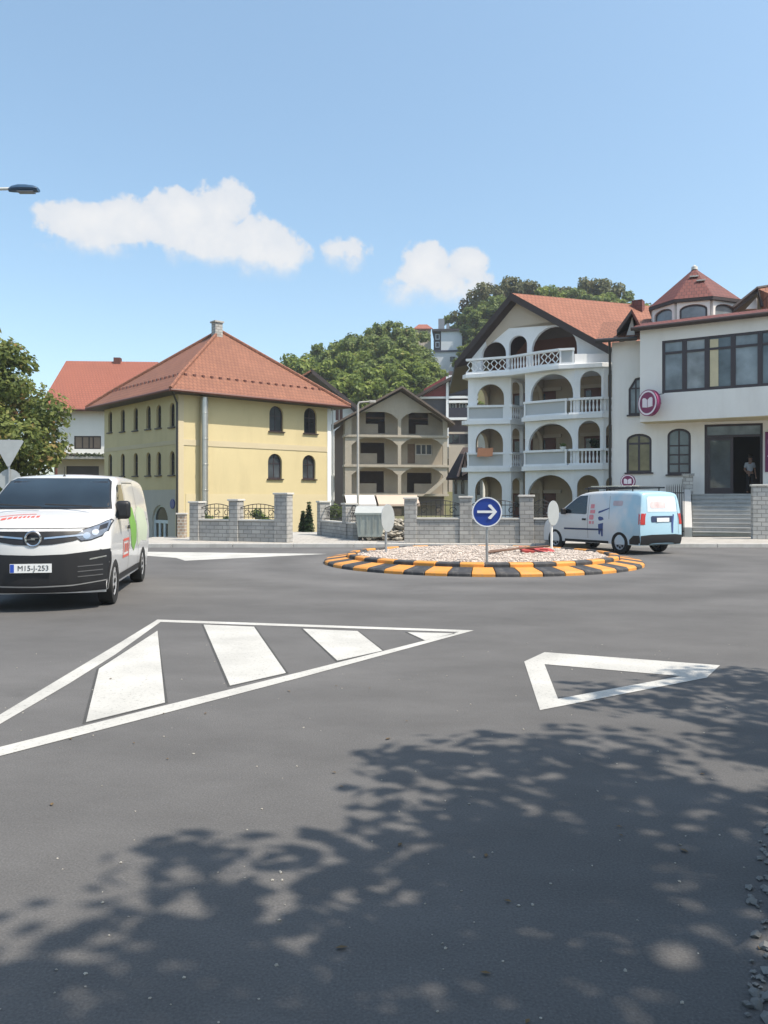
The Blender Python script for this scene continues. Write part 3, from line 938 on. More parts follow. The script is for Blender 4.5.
for i in (0, 3):
    a, b = m_[i], m_[(i + 1) % 4]
    for t in range(18):
        p = a.lerp(b, (t + .5) / 18) + Vector((0, 0, .02))
        MB().box(p.x - .07, p.x + .07, p.y - .07, p.y + .07, p.z - .05, p.z + .07).build('snow_guard', MAROON, rf)
ch = MB(); ch.box(cx_ - .42, cx_ + .08, cy_ - .6, cy_ - .1, 12.0, 13.4); c_ = ch.build('chimney', STONE_L, rf)
MB().box(cx_ - .49, cx_ + .15, cy_ - .67, cy_ - .03, 13.403, 13.5).build('chimney_cap', CONC, c_)
fx, fz = Y.front(201.5, 500)
STEELFLUE = pm('stainless_flue', (.5, .49, .46), .35, .1, 3, metallic=.8)
mb = MB(); mb.tube([(fx, -.32, 1.2), (fx, -.32, EZ - .35)], .21, 16)
for z in (2.9, 4.3, 5.7, 7.1):
    mb.lathe([(.215, z), (.23, z + .01), (.23, z + .06), (.215, z + .07)], 16, Matrix.Translation((fx, -.32, 0)))
mb.build('flue_pipe', STEELFLUE, yh, smooth=True)
mb = MB(); mb.tube([(-.75, -.8, EZ - .2), (-.12, -.12, EZ - .75), (-.12, -.12, .1)], .055, 8); mb.build('downpipe', BLACKM, yh, smooth=True)
mb = MB(); mb.tube([(LX + .06, -.1, EZ - .3), (LX + .06, -.1, .1)], .05, 8); mb.build('downpipe', ZINC, yh, smooth=True)
sy, sz = Y.side(173, 504)
MB().tube([(-.06, sy, sz), (-.01, sy, sz)], .26, 20).build('house_plaque', pm('blue_plaque', (.03, .05, .22), .4), yh)

# ================================================================== white house with bright red roof
H = Fr(P(53, 474, 63) * 1.0, 4); H.o.z = -.85
hw_ = thing('white_house', 'white house under a plain bright red roof beside the walnut tree', 'house', H.o, H.a)
ez = H.front(86, 409.5)[1]
wx0, wz0 = H.front(74, 449); wx1, wz1 = H.front(101, 436)
gx0, gz0 = H.front(65, 476); gx1, gz1 = H.front(98, 466)
wl = rect(wx0, wx1, wz0, wz1)
lz = H.front(86, 457)[1]
LW = H.front(127, 409)[0]
MB().ext(rect(0, LW, lz, ez), [wl], FRONT(0), 0, .3).box(0, .3, .302, 9, lz, ez).build('wall', WHITE, hw_)
gdr = rect(gx0, gx1, .05, gz1)
MB().ext(rect(.002, LW - .002, 0, lz - .002), [gdr], FRONT(0), .25, .55).box(0.002, .3, .552, 9, 0, lz - .002).build('base_wall', BEIGE, hw_)
w = window(hw_, FRONT(0), wl, DKWOOD, pm('roller_shutter', (.20, .15, .11), .7, .1, 4), .09, .08, (.28, .55, .72), (), .1)
mb = MB(); mb.ext(gdr, [], FRONT(0), .4, .45)
mb.build('garage_door', pm('brown_garage_door', (.055, .045, .045), .6), hw_)
MB().box(-1, LW + .2, -1.1, .4, lz - .2, lz - .004).build('balcony_slab', CONC, hw_)
rng = random.Random(9)
mb = MB(); leaf_cloud(mb, [(Vector((x * .35, -1.0, lz + .1)), .22) for x in range(0, int(LW / .35))], 900, .16, rng)
mb.build('flower_box', leafmat('planter_leaves', (.04, .06, .03), (.16, .18, .1), (.3, .12, .14), .1), hw_, fix=False)
mb = MB(); mb.tube([(H.front(60, 470)[0], -.9, 0), (H.front(60, 470)[0], -.9, lz - .2)], .1, 8); mb.build('post', MAROON, hw_)
rz_, ry_ = 14.35, 6.0
roof_slab('roof', TILE_B, hw_, [(-.9, -.75, ez - .05), (LW + 1.2, -.75, ez - .05), (LW + 1.2, ry_, rz_), (-.9, ry_, rz_)])
roof_slab('roof', TILE_B, hw_, [(-.9, ry_ + .003, rz_), (LW + 1.2, ry_ + .003, rz_), (LW + 1.2, 12.6, ez - .05), (-.9, 12.6, ez - .05)])
mb = MB(); mb.tube([(-.9, -.8, ez - .12), (LW + .2, -.8, ez - .12)], .09, 8); mb.tube([(LW - .1, -.8, ez - .15), (LW - .1, -.05, ez - .7), (LW - .1, -.05, 0.2)], .06, 8); mb.build('gutter', MAROON, hw_, smooth=True)
chx = H.front(118, 366, 6)[0]
MB().box(chx - .28, chx + .28, 5.6, 6.2, rz_ - .5, rz_ + .28).build('chimney', MAROON, hw_)
MB().ext([(.05, ez), (9, ez), (6, rz_ - .25)], [], lambda p, q, d: (.1 + d, p, q), 0, .2).build('gable_wall', WHITE, hw_)

# ================================================================== unfinished house
U = Fr(P(345, 499, 76), 9); U.o.z = -.85
uh = thing('unfinished_house', 'unfinished grey brown house with open dark window holes and stacked balconies', 'house', U.o, U.a)
UX = U.front(447.5, 480)[0]


def uf(px, py, d=0):
    return U.front(px, py, d)


zs = [uf(396, y)[1] for y in (495.2, 466, 436.3)]          # slab levels
ecz = uf(350, 420)[1]; apz = uf(400.5, 388.5)[1]; apx = uf(400.5, 390)[0]
D2 = 1.35                                                   # loggia depth


def u_rect(a, b, t, bo):
    x0, z1 = uf(a, t, D2); x1, z0 = uf(b, bo, D2)
    return rect(x0, x1, z0, z1)


holes_black = [u_rect(365.7, 385, 411.5, 424), u_rect(408.6, 428.3, 412.5, 425), u_rect(360.5, 384.5, 442.4, 453.4), u_rect(359.5, 384, 471, 483.4), u_rect(407, 431.5, 472.7, 483.7)]
# L-shaped openings: a window with a door leg at one end
def ell(w, px_a, px_b, py, right):
    x0, z0 = uf(px_a, py, D2); x1, _ = uf(px_b, py, D2)
    (ax, az_), (bx, _), (_, bz), _ = w
    if right:
        return [(ax, az_), (x0, az_), (x0, z0), (bx, z0), (bx, bz), (ax, bz)]
    return [(ax, z0), (x1, z0), (x1, az_), (bx, az_), (bx, bz), (ax, bz)]


H5 = [ell(holes_black[0], 378, 385, 433.3, True), ell(holes_black[1], 408.6, 416, 433.8, False), ell(holes_black[2], 377, 384.5, 463.3, True), ell(holes_black[3], 376.5, 384, 492.5, True), ell(holes_black[4], 407, 414.3, 492.7, False)]
wm = u_rect(415.5, 432.5, 443.8, 455); dm = u_rect(407.5, 415, 443.8, 463.5)
gable = [(0, 0), (UX, 0), (UX, ecz - .1), (apx, apz - .3), (0, ecz - .1)]
MB().ext(gable, H5 + [wm, dm], FRONT(D2), 0, .3).build('wall', ROUGHC, uh)
window(uh, FRONT(D2), wm, pm('pale_window_frame', (.42, .38, .33), .6), GLASS, .1, .1, (.33, .66), (), .12)
MB().ext(dm, [], FRONT(D2), .1, .16).build('door', pm('brown_plank_door', (.12, .075, .045), .7, .2, 4), uh)
# front loggia frame with flattened arches
cols = [uf(349.5, 450)[0], uf(399.5, 450)[0], uf(445, 450)[0]]
def flat_arch(x0, x1, z0, zt):
    w = x1 - x0
    return [(x0, z0), (x1, z0), (x1, zt - .75), (x1 - w * .13, zt - .28), (x1 - w * .27, zt - .06), (x0 + w * .27, zt - .06), (x0 + w * .13, zt - .28), (x0, zt - .75)]


fr_holes = []
for lv in range(3):
    z0 = zs[lv] + .12; zt = (zs[lv + 1] - .12 if lv < 2 else uf(396, 411.5)[1])
    fr_holes += [flat_arch(cols[0] + .2, cols[1] - .16, z0, zt), flat_arch(cols[1] + .16, cols[2] - .2, z0, zt)]
out = [(0, zs[0] - .12), (UX, zs[0] - .12), (UX, ecz - .1), (apx, apz - .3), (0, ecz - .1)]
MB().ext(out, fr_holes, FRONT(0), 0, .22).build('loggia_frame', ROUGHP, uh)
for z in zs:
    MB().box(-.12, UX + .12, -.14, D2 - .002, z - .1, z + .1).build('balcony_slab', ROUGHP, uh)
RAILW = pm('rough_parapet', (.33, .30, .25), .9, .12, 1.5, .3, 20)
for lv in range(3):
    for (a, b, hole_r) in ((cols[0] + .2, cols[1] - .16, True), (cols[1] + .16, cols[2] - .2, False)):
        MB().box(a, b, .04, .14, zs[lv] + .103, zs[lv] + .14).build('kerb_edge', ROUGHP, uh)
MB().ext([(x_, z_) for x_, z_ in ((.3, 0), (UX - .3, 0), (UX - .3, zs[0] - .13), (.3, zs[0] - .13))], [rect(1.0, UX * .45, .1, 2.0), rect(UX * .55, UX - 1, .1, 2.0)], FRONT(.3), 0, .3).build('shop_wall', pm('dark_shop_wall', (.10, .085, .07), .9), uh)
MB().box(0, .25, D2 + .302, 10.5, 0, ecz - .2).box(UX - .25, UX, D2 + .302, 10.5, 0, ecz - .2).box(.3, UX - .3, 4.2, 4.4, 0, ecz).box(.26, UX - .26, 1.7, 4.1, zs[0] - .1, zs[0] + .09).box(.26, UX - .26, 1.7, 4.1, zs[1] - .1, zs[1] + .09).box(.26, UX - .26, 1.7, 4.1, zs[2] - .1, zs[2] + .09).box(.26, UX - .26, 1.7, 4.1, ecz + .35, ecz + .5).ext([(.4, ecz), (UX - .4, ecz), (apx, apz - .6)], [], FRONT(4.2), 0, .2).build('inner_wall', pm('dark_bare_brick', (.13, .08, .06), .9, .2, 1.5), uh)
# stair flank
sx0, sz0 = uf(424, 494); sx1, sz1 = uf(446, 477)
MB().ext([(sx0, sz0), (sx0 + .5, sz0), (sx1, sz1 - .2), (sx1, sz1 + .2)], [], FRONT(-.5), 0, .3).build('stair_flank', ROUGHP, uh)
for sgn, (ex, ey) in enumerate((uf(332, 424, -1), uf(455, 423, -1))):
    tz = apz + .12
    roof_slab('roof', pm('grey_brown_roof', (.11, .085, .07), .8, .2, 1.2), uh, [(ex, -1.0, ey), (apx + (-.003 if sgn == 0 else .003), -1.0, tz), (apx + (-.003 if sgn == 0 else .003), 11, tz), (ex, 11, ey)], .2)
AW = pm('white_awning', (.58, .56, .56), .8, .05, 1); AB = pm('beige_awning', (.50, .40, .33), .8, .06, 1)
for nm, mt, a, b, lab in (('awning', AW, 345.5, 375, 'plain white awning'), ('awning', AB, 377, 418, 'beige awning')):
    x0, z1 = uf(a, 496.3, -1.2); x1, z0 = uf(b, 504.8, -1.2)
    o = roof_slab(nm, mt, uh, [(x0, -2.2, z0 + .05), (x1, -2.2, z0 + .05), (x1, -.6, z1 + .12), (x0, -.6, z1 + .12)], .05)
    o['label'] = lab
    MB().box(x0, x1, -2.24, -2.203, z0 - .12, z0 + .06).build('valance', mt, o)

# ================================================================== dark roofed house between
K = Fr(P(334, 470, 92), 10); K.o.z = -.85
kh = thing('chalet_house', 'pale house with dark timber gable and maroon shutters squeezed behind the yellow house', 'house', K.o, K.a)
kx = K.front(357, 420)[0]
zt = K.front(345, 404)[1]
kl = K.front(311, 370)[0]
wz = rect(.12, K.front(343.5, 420)[0], K.front(338, 421)[1], K.front(338, 406)[1])
MB().ext([(-4, 0), (kx - .3, 0), (kx - .3, zt - 1.0), (0.6, zt + .9), (-4, zt + 1)], [wz], FRONT(0), 0, .3).build('wall', WHITE, kh)
window(kh, FRONT(0), wz, WHITE, MAROON, .08, .1, (.5,), (), .06)
MB().box(kx - .6, kx - .302, .3, 8, 0, zt - 1.2).build('wall', ROUGHC, kh)
a0 = Vector((kl, -1.3, K.front(311, 369, -1.3)[1])); a1 = Vector((K.front(360, 408, -1.3)[0], -1.3, K.front(360, 408, -1.3)[1]))
back = Vector((-1.0, 8, 0))
roof_slab('roof', DKWOOD, kh, [a0, a1, a1 + back * .8, a0 + back * .8], .5)
roof_slab('roof_tiles', TILE_R, kh, [a0 + Vector((0, .3, .07)), a1 + Vector((0, .3, .07)), a1 + Vector((0, .3, .07)) + back * .8, a0 + Vector((0, .3, .07)) + back * .8], .06)
roof_slab('roof', TILE_R, kh, [a0 + Vector((-.01, .3, 0)), a0 + Vector((-6, .3, -3.5)), a0 + Vector((-6, .3, -3.5)) + back * .8, a0 + Vector((-.01, .3, 0)) + back * .8], .2)
for z in (2.2, 5.0):
    MB().box(-.3, .9, -.9, -.003, z, z + .18).build('balcony_slab', WHITE, kh)
MB().box(kx - 1.0, kx - .7, 1.6, 1.9, zt - .5, zt + .7).build('chimney', TILE_D, kh)

# ================================================================== red gabled chalet on the slope
C = Fr(P(421, 475, 93), -4); C.o.z = 2.0
ch_ = thing('red_chalet', 'house with a red gable and white framed dark balconies behind the unfinished house', 'house', C.o, C.a)


def cf(px, py, d=0):
    return C.front(px, py, d)


cxr = cf(478, 400)[0]
zA, zB, zC, zD = cf(450, 396.5)[1], cf(450, 419)[1], cf(450, 378)[1], cf(450, 402)[1]
cw = cf(446, 400)[0]
pts = [(.2, zA), (cw, zA), (cw, cf(446, 376)[1]), (cf(424, 389)[0], cf(424, 389)[1])]
MB().ext([(0, 0), (cw - .003, 0), (cw - .003, zA - .25), (0, zA - .25)], [], FRONT(.2), 0, .3).build('wall', pm('slate_grey_cladding', (.075, .075, .085), .8, .15, 1.5), ch_)
MB().ext(pts, [], FRONT(0), 0, .3).build('gable_panel', pm('red_boards', (.20, .035, .035), .7, .15, 2), ch_)
MB().box(-.2, cw, -.12, .3, zA - .24, zA - .01).build('trim_band', APTWHITE, ch_)
mb = MB()
for x in (cw, cf(469, 400)[0]):
    mb.box(x + .004, x + .3, -.3, .0, cf(446, 447)[1], cf(446, 377)[1])
for z in (zA - .12, zD, zB, zC + .12):
    mb.box(cw + .31, cxr, -.34, .05, z - .14, z + .14)
mb.build('balcony_frame', APTWHITE, ch_)
mb = MB()
for (t, b) in ((386.5, 395), (408, 417.5)):
    mb.box(cw + .32, cxr, -.25, -.15, cf(450, b)[1], cf(450, t)[1])
mb.build('balcony_rail', pm('dark_blue_boards', (.028, .028, .045), .7), ch_)
mb = MB(); mb.box(cw + .31, cxr, .9, 1.2, 0, cf(446, 370)[1]); mb.build('wall', pm('dark_upper_wall', (.11, .085, .09), .8), ch_)
for (t, b) in ((380, 394), (403, 416)):
    for (a, c) in ((449.5, 456.5), (459, 466.5)):
        x0, z1 = cf(a, t, .9); x1, z0 = cf(c, b, .9)
        window(ch_, FRONT(.85), rect(x0, x1, z0, z1), APTWHITE, GLASS, .12, 0, (.5,), (), .06)
mb = MB(); mb.box(cw + .31, cxr, -.1, .2, 0, cf(450, 432)[1]); mb.build('wall', BEIGE, ch_)
x0, z1 = cf(446, 434, -.12); x1, z0 = cf(469, 444, -.12)
window(ch_, FRONT(-.13), rect(x0, x1, z0, z1), DKFRAME, GLASS, .1, 0, (.3, .6), (), .12)
A_, B_ = cf(416, 395, -1), cf(474, 364.5, -1)
roof_slab('roof', pm('dark_brown_roof', (.05, .035, .03), .8, .2, 1), ch_, [(A_[0], -1, A_[1]), (B_[0], -1, B_[1]), (B_[0], 9, B_[1]), (A_[0], 9, A_[1])], .35)
roof_slab('roof', pm('dark_brown_roof', (.05, .035, .03), .8, .2, 1), ch_, [(B_[0] + .004, -1, B_[1]), (B_[0] + 7, -1, B_[1] - 4), (B_[0] + 7, 9, B_[1] - 4), (B_[0] + .004, 9, B_[1])], .35)
MB().box(.1, .4, .5, 8, 0, zA).box(0.4, cxr + 2, 8.0, 8.3, 0, zA).build('wall', WHITE, ch_)

# ================================================================== blue-white house on the hill
B = Fr(P(433, 370, 146), -6); B.o.z -= 4
bh = thing('hill_house', 'pale blue white house with a flat roof high on the wooded hill', 'house', B.o, B.a)


def bf(px, py, d=0):
    return B.front(px, py, d)


HB = pm('pale_blue_render', (.60, .64, .68), .8, .05, .4)
x1, z1 = bf(462, 331); x0, _ = bf(441, 331); zm = bf(441, 351.5)[1]
MB().box(x0, x1, 0, 6, zm + .15, z1).build('wall', HB, bh)
xl, zl = bf(433, 353)
MB().box(0, x1 + .5, -.3, 6, 0, zm - .15).build('base_wall', HB, bh)
MB().box(0, x1 + .6, -.5, 6.1, zm - .147, zm + .147).build('trim_band', pm('navy_trim', (.045, .06, .10), .7), bh)
MB().box(bf(433.5, 340)[0], x0 - .004, .4, 6, zm + .15, z1).build('wall', pm('dark_slate_wall', (.05, .05, .065), .8), bh)
for y in (334, 342):
    a, b = bf(435.5, y, .4), bf(439.5, y + 5.5, .4)
    window(bh, FRONT(.38), rect(a[0], b[0], b[1], a[1]), HB, GLASS, .12, 0, (), ())
MB().box(bf(432, 330)[0], x1 + .3, -.4, 6.4, z1 + .003, z1 + .4).build('roof', pm('dark_flat_roof', (.045, .04, .045), .7), bh)
a, b = bf(438, 318.5), bf(444, 330)
MB().box(a[0], b[0], 1.5, 3, z1 + .403, a[1] + .3).box(bf(446, 322)[0], bf(449, 322)[0], 2, 2.6, z1 + .403, bf(446, 321)[1]).build('chimney', pm('grey_chimney', (.2, .22, .26), .7), bh)
a = bf(450, 362); b = bf(455, 357)
window(bh, FRONT(-.31), rect(a[0], b[0], a[1], b[1]), DKFRAME, GLASS, .12, -.05)
# little red roof beside it
Rf = Fr(P(416, 335, 150), 0); Rf.o.z -= 3
rh = thing('cottage', 'small cottage with orange red roof half sunk in the trees on the hill', 'house', Rf.o, 0)
x1 = Rf.front(431, 330)[0]; z0 = Rf.front(420, 329)[1]; z1 = Rf.front(420, 321.5)[1]
MB().box(0, x1, 0, 5, 0, z0).build('wall', BEIGE, rh)
roof_slab('roof', TILE_B, rh, [(-.5, -.5, z0), (x1 + .3, -.5, z0 + .003), (x1 - .6, 2.5, z1), (.6, 2.5, z1)], .15)
roof_slab('roof', TILE_B, rh, [(.6, 2.503, z1), (x1 - .6, 2.503, z1), (x1 + .3, 5.5, z0), (-.5, 5.5, z0)], .15)
a, b = Rf.front(422, 335), Rf.front(426, 331)
window(rh, FRONT(0), rect(a[0], b[0], a[1], b[1]), DKFRAME, GLASS, .1, -.06)

# ================================================================== small chapel-like house with pointed windows
Q = Fr(P(452.5, 499, 56), -10); Q.o.z = -.6
qh = thing('pointed_window_house', 'small pale house with narrow pointed windows and a steep dark roof', 'house', Q.o, Q.a)


def qf(px, py, d=0):
    return Q.front(px, py, d)


qx = qf(482, 490)[0]; qz = qf(460, 476)[1]


def lancet(a, b, t, bo):
    x0, z1 = qf(a, t); x1, z0 = qf(b, bo); c = (x0 + x1) / 2
    h = (z1 - z0)
    return [(x0, z0), (x1, z0), (x1, z0 + h * .7), (x0 + (x1 - x0) * .82, z0 + h * .87), (c, z1), (x0 + (x1 - x0) * .18, z0 + h * .87), (x0, z0 + h * .7)]


lw = [lancet(454.3, 457.3, 478.5, 494), lancet(461, 464.5, 478.5, 494), lancet(471.5, 475, 479, 495), lancet(477, 480, 479, 495)]
MB().ext(rect(0, qx, 0, qz), lw, FRONT(0), 0, .3).box(0, .3, .302, 6, 0, qz).box(qx - .3, qx, .302, 6, 0, qz).build('wall', pm('pale_grey_plaster', (.52, .50, .46), .85, .08, .8), qh)
for w in lw:
    window(qh, FRONT(0), w, DKFRAME, GLASS, .04, .1)
e0, e1 = qf(446, 478, -.6), qf(484, 478, -.6); r0 = qf(462, 446, 1.5)
DR = pm('dark_shingle_roof', (.045, .03, .028), .8, .25, 2)
roof_slab('roof', DR, qh, [(e0[0], -.6, e0[1]), (e1[0], -.6, e1[1]), (e1[0] - .3, 3, r0[1]), (e0[0] + .9, 3, r0[1])], .14)
roof_slab('roof', DR, qh, [(e0[0] + .9, 3.004, r0[1]), (e1[0] - .3, 3.004, r0[1]), (e1[0], 6.6, e1[1]), (e0[0], 6.6, e0[1])], .14)
# little front gable with pale bargeboards
gx, gz_ = qf(465, 452, -.7); ga = qf(458, 476, -.7); gb = qf(470.5, 462, -.7)
g0 = Vector((gx, -.75, gz_)); g1 = Vector((ga[0], -.75, ga[1])); g2 = Vector((gx + (gx - ga[0]) * .8, -.75, ga[1] + .2))
roof_slab('dormer_roof', DR, qh, [g1, g0, g0 + Vector((0, 3, 0)), g1 + Vector((0, 3, 0))], .12)
roof_slab('dormer_roof', DR, qh, [g0 + Vector((.003, 0, 0)), g2, g2 + Vector((0, 3, 0)), g0 + Vector((.003, 3, 0))], .12)
mb = MB(); mb.tube([g1 + Vector((0, -.06, -.05)), g0 + Vector((0, -.06, -.05)), g2 + Vector((0, -.06, -.05))], .09, 6)
mb.build('bargeboard', pm('pinkish_board', (.50, .33, .28), .7), qh)
MB().ext([(g1.x + .25, g1.z), (g2.x - .25, g2.z), (g0.x, g0.z - .25)], [], FRONT(-.6), 0, .2).build('gable_wall', pm('pinkish_board', (.5, .33, .28), .7), qh)

# ================================================================== arched balcony apartment house
A = Fr((4.83, 46.2, 0.0), -32)
ah = thing('balcony_apartment_house', 'white apartment house with arched loggias on every floor and an orange tiled gable roof', 'house', A.o, A.a)
wp = lambda px, D: Vector(((px - CX) * D / F, D, 0))
a0, a1, a2 = A.loc(wp(468, 46)), A.loc(wp(511, 45.5)), A.loc((8.1, 46.4, 0))
b0, b1, b2, b3 = A.loc(wp(525, 44.3)), A.loc(wp(575, 42.5)), A.loc(wp(603.5, 42.0)), A.loc(wp(622, 42.3))
flat = lambda p: Vector((p.x, p.y, 0))
a0, a1, a2, b0, b1, b2, b3 = map(flat, (a0, a1, a2, b0, b1, b2, b3))
BY = 2.6                                                      # plane of the inner wall
LV = [(.2, 3.15), (3.4, 5.86), (6.1, 8.5)]
XE = b3.x


def hit(a, b, px, py):
    """local along-segment distance and height of the photograph's pixel on the vertical plane through a-b"""
    o = A.o + A.u * a.x + A.v * a.y
    d = (A.u * (b - a).x + A.v * (b - a).y)
    f = Fr(o, math.degrees(math.atan2(d.y, d.x)))
    return f.front(px, py)


def arch_panel(a, b, z0, z1, x0, x1, crown, rise, name='arcade_wall', mat=APTWHITE, th=.22):
    ln = (b - a).length
    x0 = max(x0, .07); x1 = min(x1, ln - .07)
    return MB().ext(rect(0, ln, z0, z1), [arch(x0, x1, z0 + .001, min(crown, z1 - .12), rise, 14)], SEG(a, b), 0, th).build(name, mat, ah)


APTGREY = pm('grey_parapet_render', (.47, .49, .50), .85, .06, .8)


def balustrade(a, b, z, mode, h=.86, name='balustrade'):
    ln = (b - a).length; fn = SEG(a, b)
    mb = MB()
    mb.ext(rect(-.02, ln + .02, z + h - .12, z + h), [], fn, -.1, .14)
    mb.ext(rect(-.02, ln + .02, z, z + .1), [], fn, -.07, .11)
    if mode == 'solid':
        MB().ext(rect(.03, ln - .03, z + .103, z + h - .123), [], fn, .02, .07).build('parapet_panel', APTGREY, ah)
        for t in (.0, 1.0):
            x = t * ln
            mb.ext(rect(max(0, x - .1), min(ln, x + .1), z + .1, z + h - .12), [], fn, -.06, -.022)
    elif mode == 'scroll':
        n = int(ln / .22)
        for k in range(n):
            x = (k + .5) * ln / n
            t = -.12 if k % 2 else .12
            p0, p1 = fn(x - t, z + .1, .02), fn(x + t, z + h - .12, .02)
            mb.tube([p0, fn(x + t * .6, z + .1 + (h - .22) * .35, .02), fn(x - t * .6, z + .1 + (h - .22) * .65, .02), p1], .035, 6)
    else:
        n = max(2, int(ln / .19))
        for k in range(n):
            c = fn((k + .5) * ln / n, 0, .02)
            hh = h - .22
            mb.lathe([(.05, z + .1), (.035, z + .1 + hh * .1), (.062, z + .1 + hh * .35), (.03, z + .1 + hh * .72), (.05, z + .1 + hh)], 8, Matrix.Translation((c[0], c[1], 0)))
    return mb.build(name, APTWHITE, ah, smooth=(mode != 'solid'))


MEAS = {  # storey: arches (px left, px right, crown row, spring drop m)
    0: {'a': (475, 502, 476.5), 'c': (515, 523.5, 478), 'b': (527.5, 572.5, 475), 'd': (577, 599, 475), 'e': (606, 617, 477)},
    1: {'a': (475.5, 503, 428.5), 'c': (514.5, 522.5, 428), 'b': (528.5, 572.5, 423.5), 'd': (578, 600, 420.5), 'e': (606, 617, 424)},
    2: {'a': (477, 504, 384), 'c': (513, 524, 372), 'b': (530.5, 573, 372), 'd': (580, 602, 367), 'e': (608, 618, 370)}}
for s_, (z0, z1) in enumerate(LV):
    M = MEAS[s_]
    for key, a, b, rise in (('a', a0, a1, .95), ('c', a1, a2, .3), ('b', b0, b1, 1.15), ('d', b1, b2, .62), ('e', b2, b3, .5)):
        l, r_, cr = M[key]
        x0, _ = hit(a, b, l, cr); x1, _ = hit(a, b, r_, cr)
        zc = hit(a, b, (l + r_) / 2, cr)[1]
        if key == 'c':
            x0, x1 = .14, (b - a).length - .1
        if key == 'a':
            x1 = min(x1, (b - a).length - .22); x0 = max(.28, x0)
        arch_panel(a, b, z0, z1, x0, x1, zc, min(rise, (x1 - x0) / 2 * 1.02))
    # cross walls between the loggias with arched openings
    for (a, b) in ((Vector((b0.x + .11, b0.y + .22, 0)), Vector((b0.x + .11, BY, 0))), (Vector((.22, .5, 0)), Vector((.22, BY, 0)))):
        ln = (b - a).length
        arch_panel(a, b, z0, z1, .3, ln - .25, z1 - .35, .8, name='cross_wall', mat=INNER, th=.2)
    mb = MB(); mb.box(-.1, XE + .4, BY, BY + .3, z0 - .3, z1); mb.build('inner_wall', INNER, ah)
    # shutters / doors and their beige lintels
    for (x0, x1) in ((1.75, 2.95), (3.35, 4.35), (6.05, 7.35), (7.75, 8.7)):
        d_ = MB().box(x0, x1, BY - .07, BY - .003, z0 + .02, z0 + 1.72).build('door', MAROON, ah)
        MB().box(x0 + .1, x0 + .4, BY - .09, BY - .072, z0 + .9, z0 + 1.6).build('glass_panel', GLASS, d_)
        MB().box(x0 - .2, x1 + .35, BY - .14, BY - .004, z0 + 1.74, z0 + 1.93).build('lintel', BEIGE, ah)
# slabs with rounded noses
for (zb, zt) in ((3.15, 3.4), (5.86, 6.1)):
    o_ = .22
    poly = [(-.25, a0.y - .1), (a0.x - .1, a0.y - o_), (a1.x + .05, a1.y - o_), (a2.x + .05, a2.y - .1), (b0.x - .12, b0.y + .2), (b0.x - .12, b0.y - o_)]
    for t in range(9):                                          # swell of the big bay
        k = t / 8; q = b0.lerp(b1, k); n = Vector((-(b1 - b0).y, (b1 - b0).x, 0)).normalized()
        p = q - n * (o_ + .12 * math.sin(math.pi * k)); poly.append((p.x, p.y))
    poly += [(b2.x, b2.y - o_ - .02), (b3.x + .2, b3.y - o_ + .05), (b3.x + .2, BY - .005), (-.25, BY - .005)]
    MB().ext(poly, [], lambda p, q, d: (p, q, d), zb + .002, zt - .002).build('balcony_slab', APTWHITE, ah, bevel=.03)
for zt in (3.4, 6.1):
    balustrade(Vector((a0.x, a0.y - .1, 0)), Vector((a1.x - .35, a1.y - .1, 0)), zt, 'solid')
    balustrade(Vector((a1.x + .02, a1.y - .06, 0)), Vector((a2.x, a2.y - .06, 0)), zt, 'baluster')
    balustrade(Vector((b0.x, b0.y - .1, 0)), Vector((b0.lerp(b1, .86).x, b0.lerp(b1, .86).y - .12, 0)), zt, 'solid')
    balustrade(Vector((b0.lerp(b1, .9).x, b0.lerp(b1, .9).y - .1, 0)), Vector((b2.x, b2.y - .12, 0)), zt, 'baluster')
    balustrade(Vector((b2.x + .03, b2.y - .1, 0)), Vector((b3.x, b3.y - .1, 0)), zt, 'baluster')
# attic: slab, balustrade, front wall with three arches, gable
c0, c1, c2 = a0 + Vector((0, -.1, 0)), flat(A.loc(wp(511, 44.9))), flat(A.loc(wp(541, 43.4)))
edge = [c0, c1, c2, flat(A.loc(wp(560, 42.7))), b1, b2, b3]
poly = [(p.x, p.y - .22) for p in edge]
poly[-1] = (XE + .2, b3.y - .2)
MB().ext([(-.25, a0.y)] + poly + [(XE + .2, BY + .3), (-.25, BY + .3)], [], lambda p, q, d: (p, q, d), 8.502, 8.75).build('balcony_slab', APTWHITE, ah, bevel=.03)
for i, mode in enumerate(('scroll', 'baluster', 'scroll', 'solid')):
    balustrade(edge[i] + Vector((0, -.08, 0)), edge[i + 1] + Vector((-.02, -.08, 0)), 8.752, mode)
MB().ext(rect(0, (b3 - b1).length, 8.752, 9.3), [], SEG(b1 + Vector((0, -.06, 0)), b3), 0, .15).build('parapet', APTWHITE, ah)
OY = .55
oF = A.o + A.v * OY
FA = Fr(oF, -32)
fo_ = OY - .5
FV = Fr(A.o + A.v * fo_, -32)
apx_, apz_ = FV.front(511.5, 293)
elx, elz = FV.front(455, 362)
erx, erz = FV.front(610, 347)
ov = []
for (l, r_, cr) in ((477, 506, 342), (508.8, 527, 335.5), (531.5, 577, 326)):
    x0, _ = FA.front(l, cr); x1, _ = FA.front(r_, cr); _, zc = FA.front((l + r_) / 2, cr)
    ov.append((x0, x1, zc))
zr = lambda x: (elz + (apz_ - elz) * (x - elx) / (apx_ - elx) if x < apx_ else erz + (apz_ - erz) * (erx - x) / (erx - apx_)) - .2
xr = 8.1
top = [(.02, zr(.02)), (apx_, zr(apx_)), (xr, zr(xr))]
holes = [dedupe([(x, min(z, zr(x) - .2)) for x, z in arch(max(x0, .62), x1, 8.753, zc, min((x1 - x0) / 2, 1.35), 14)]) for (x0, x1, zc) in [(max(q[0], .62), q[1], q[2]) for q in ov]]
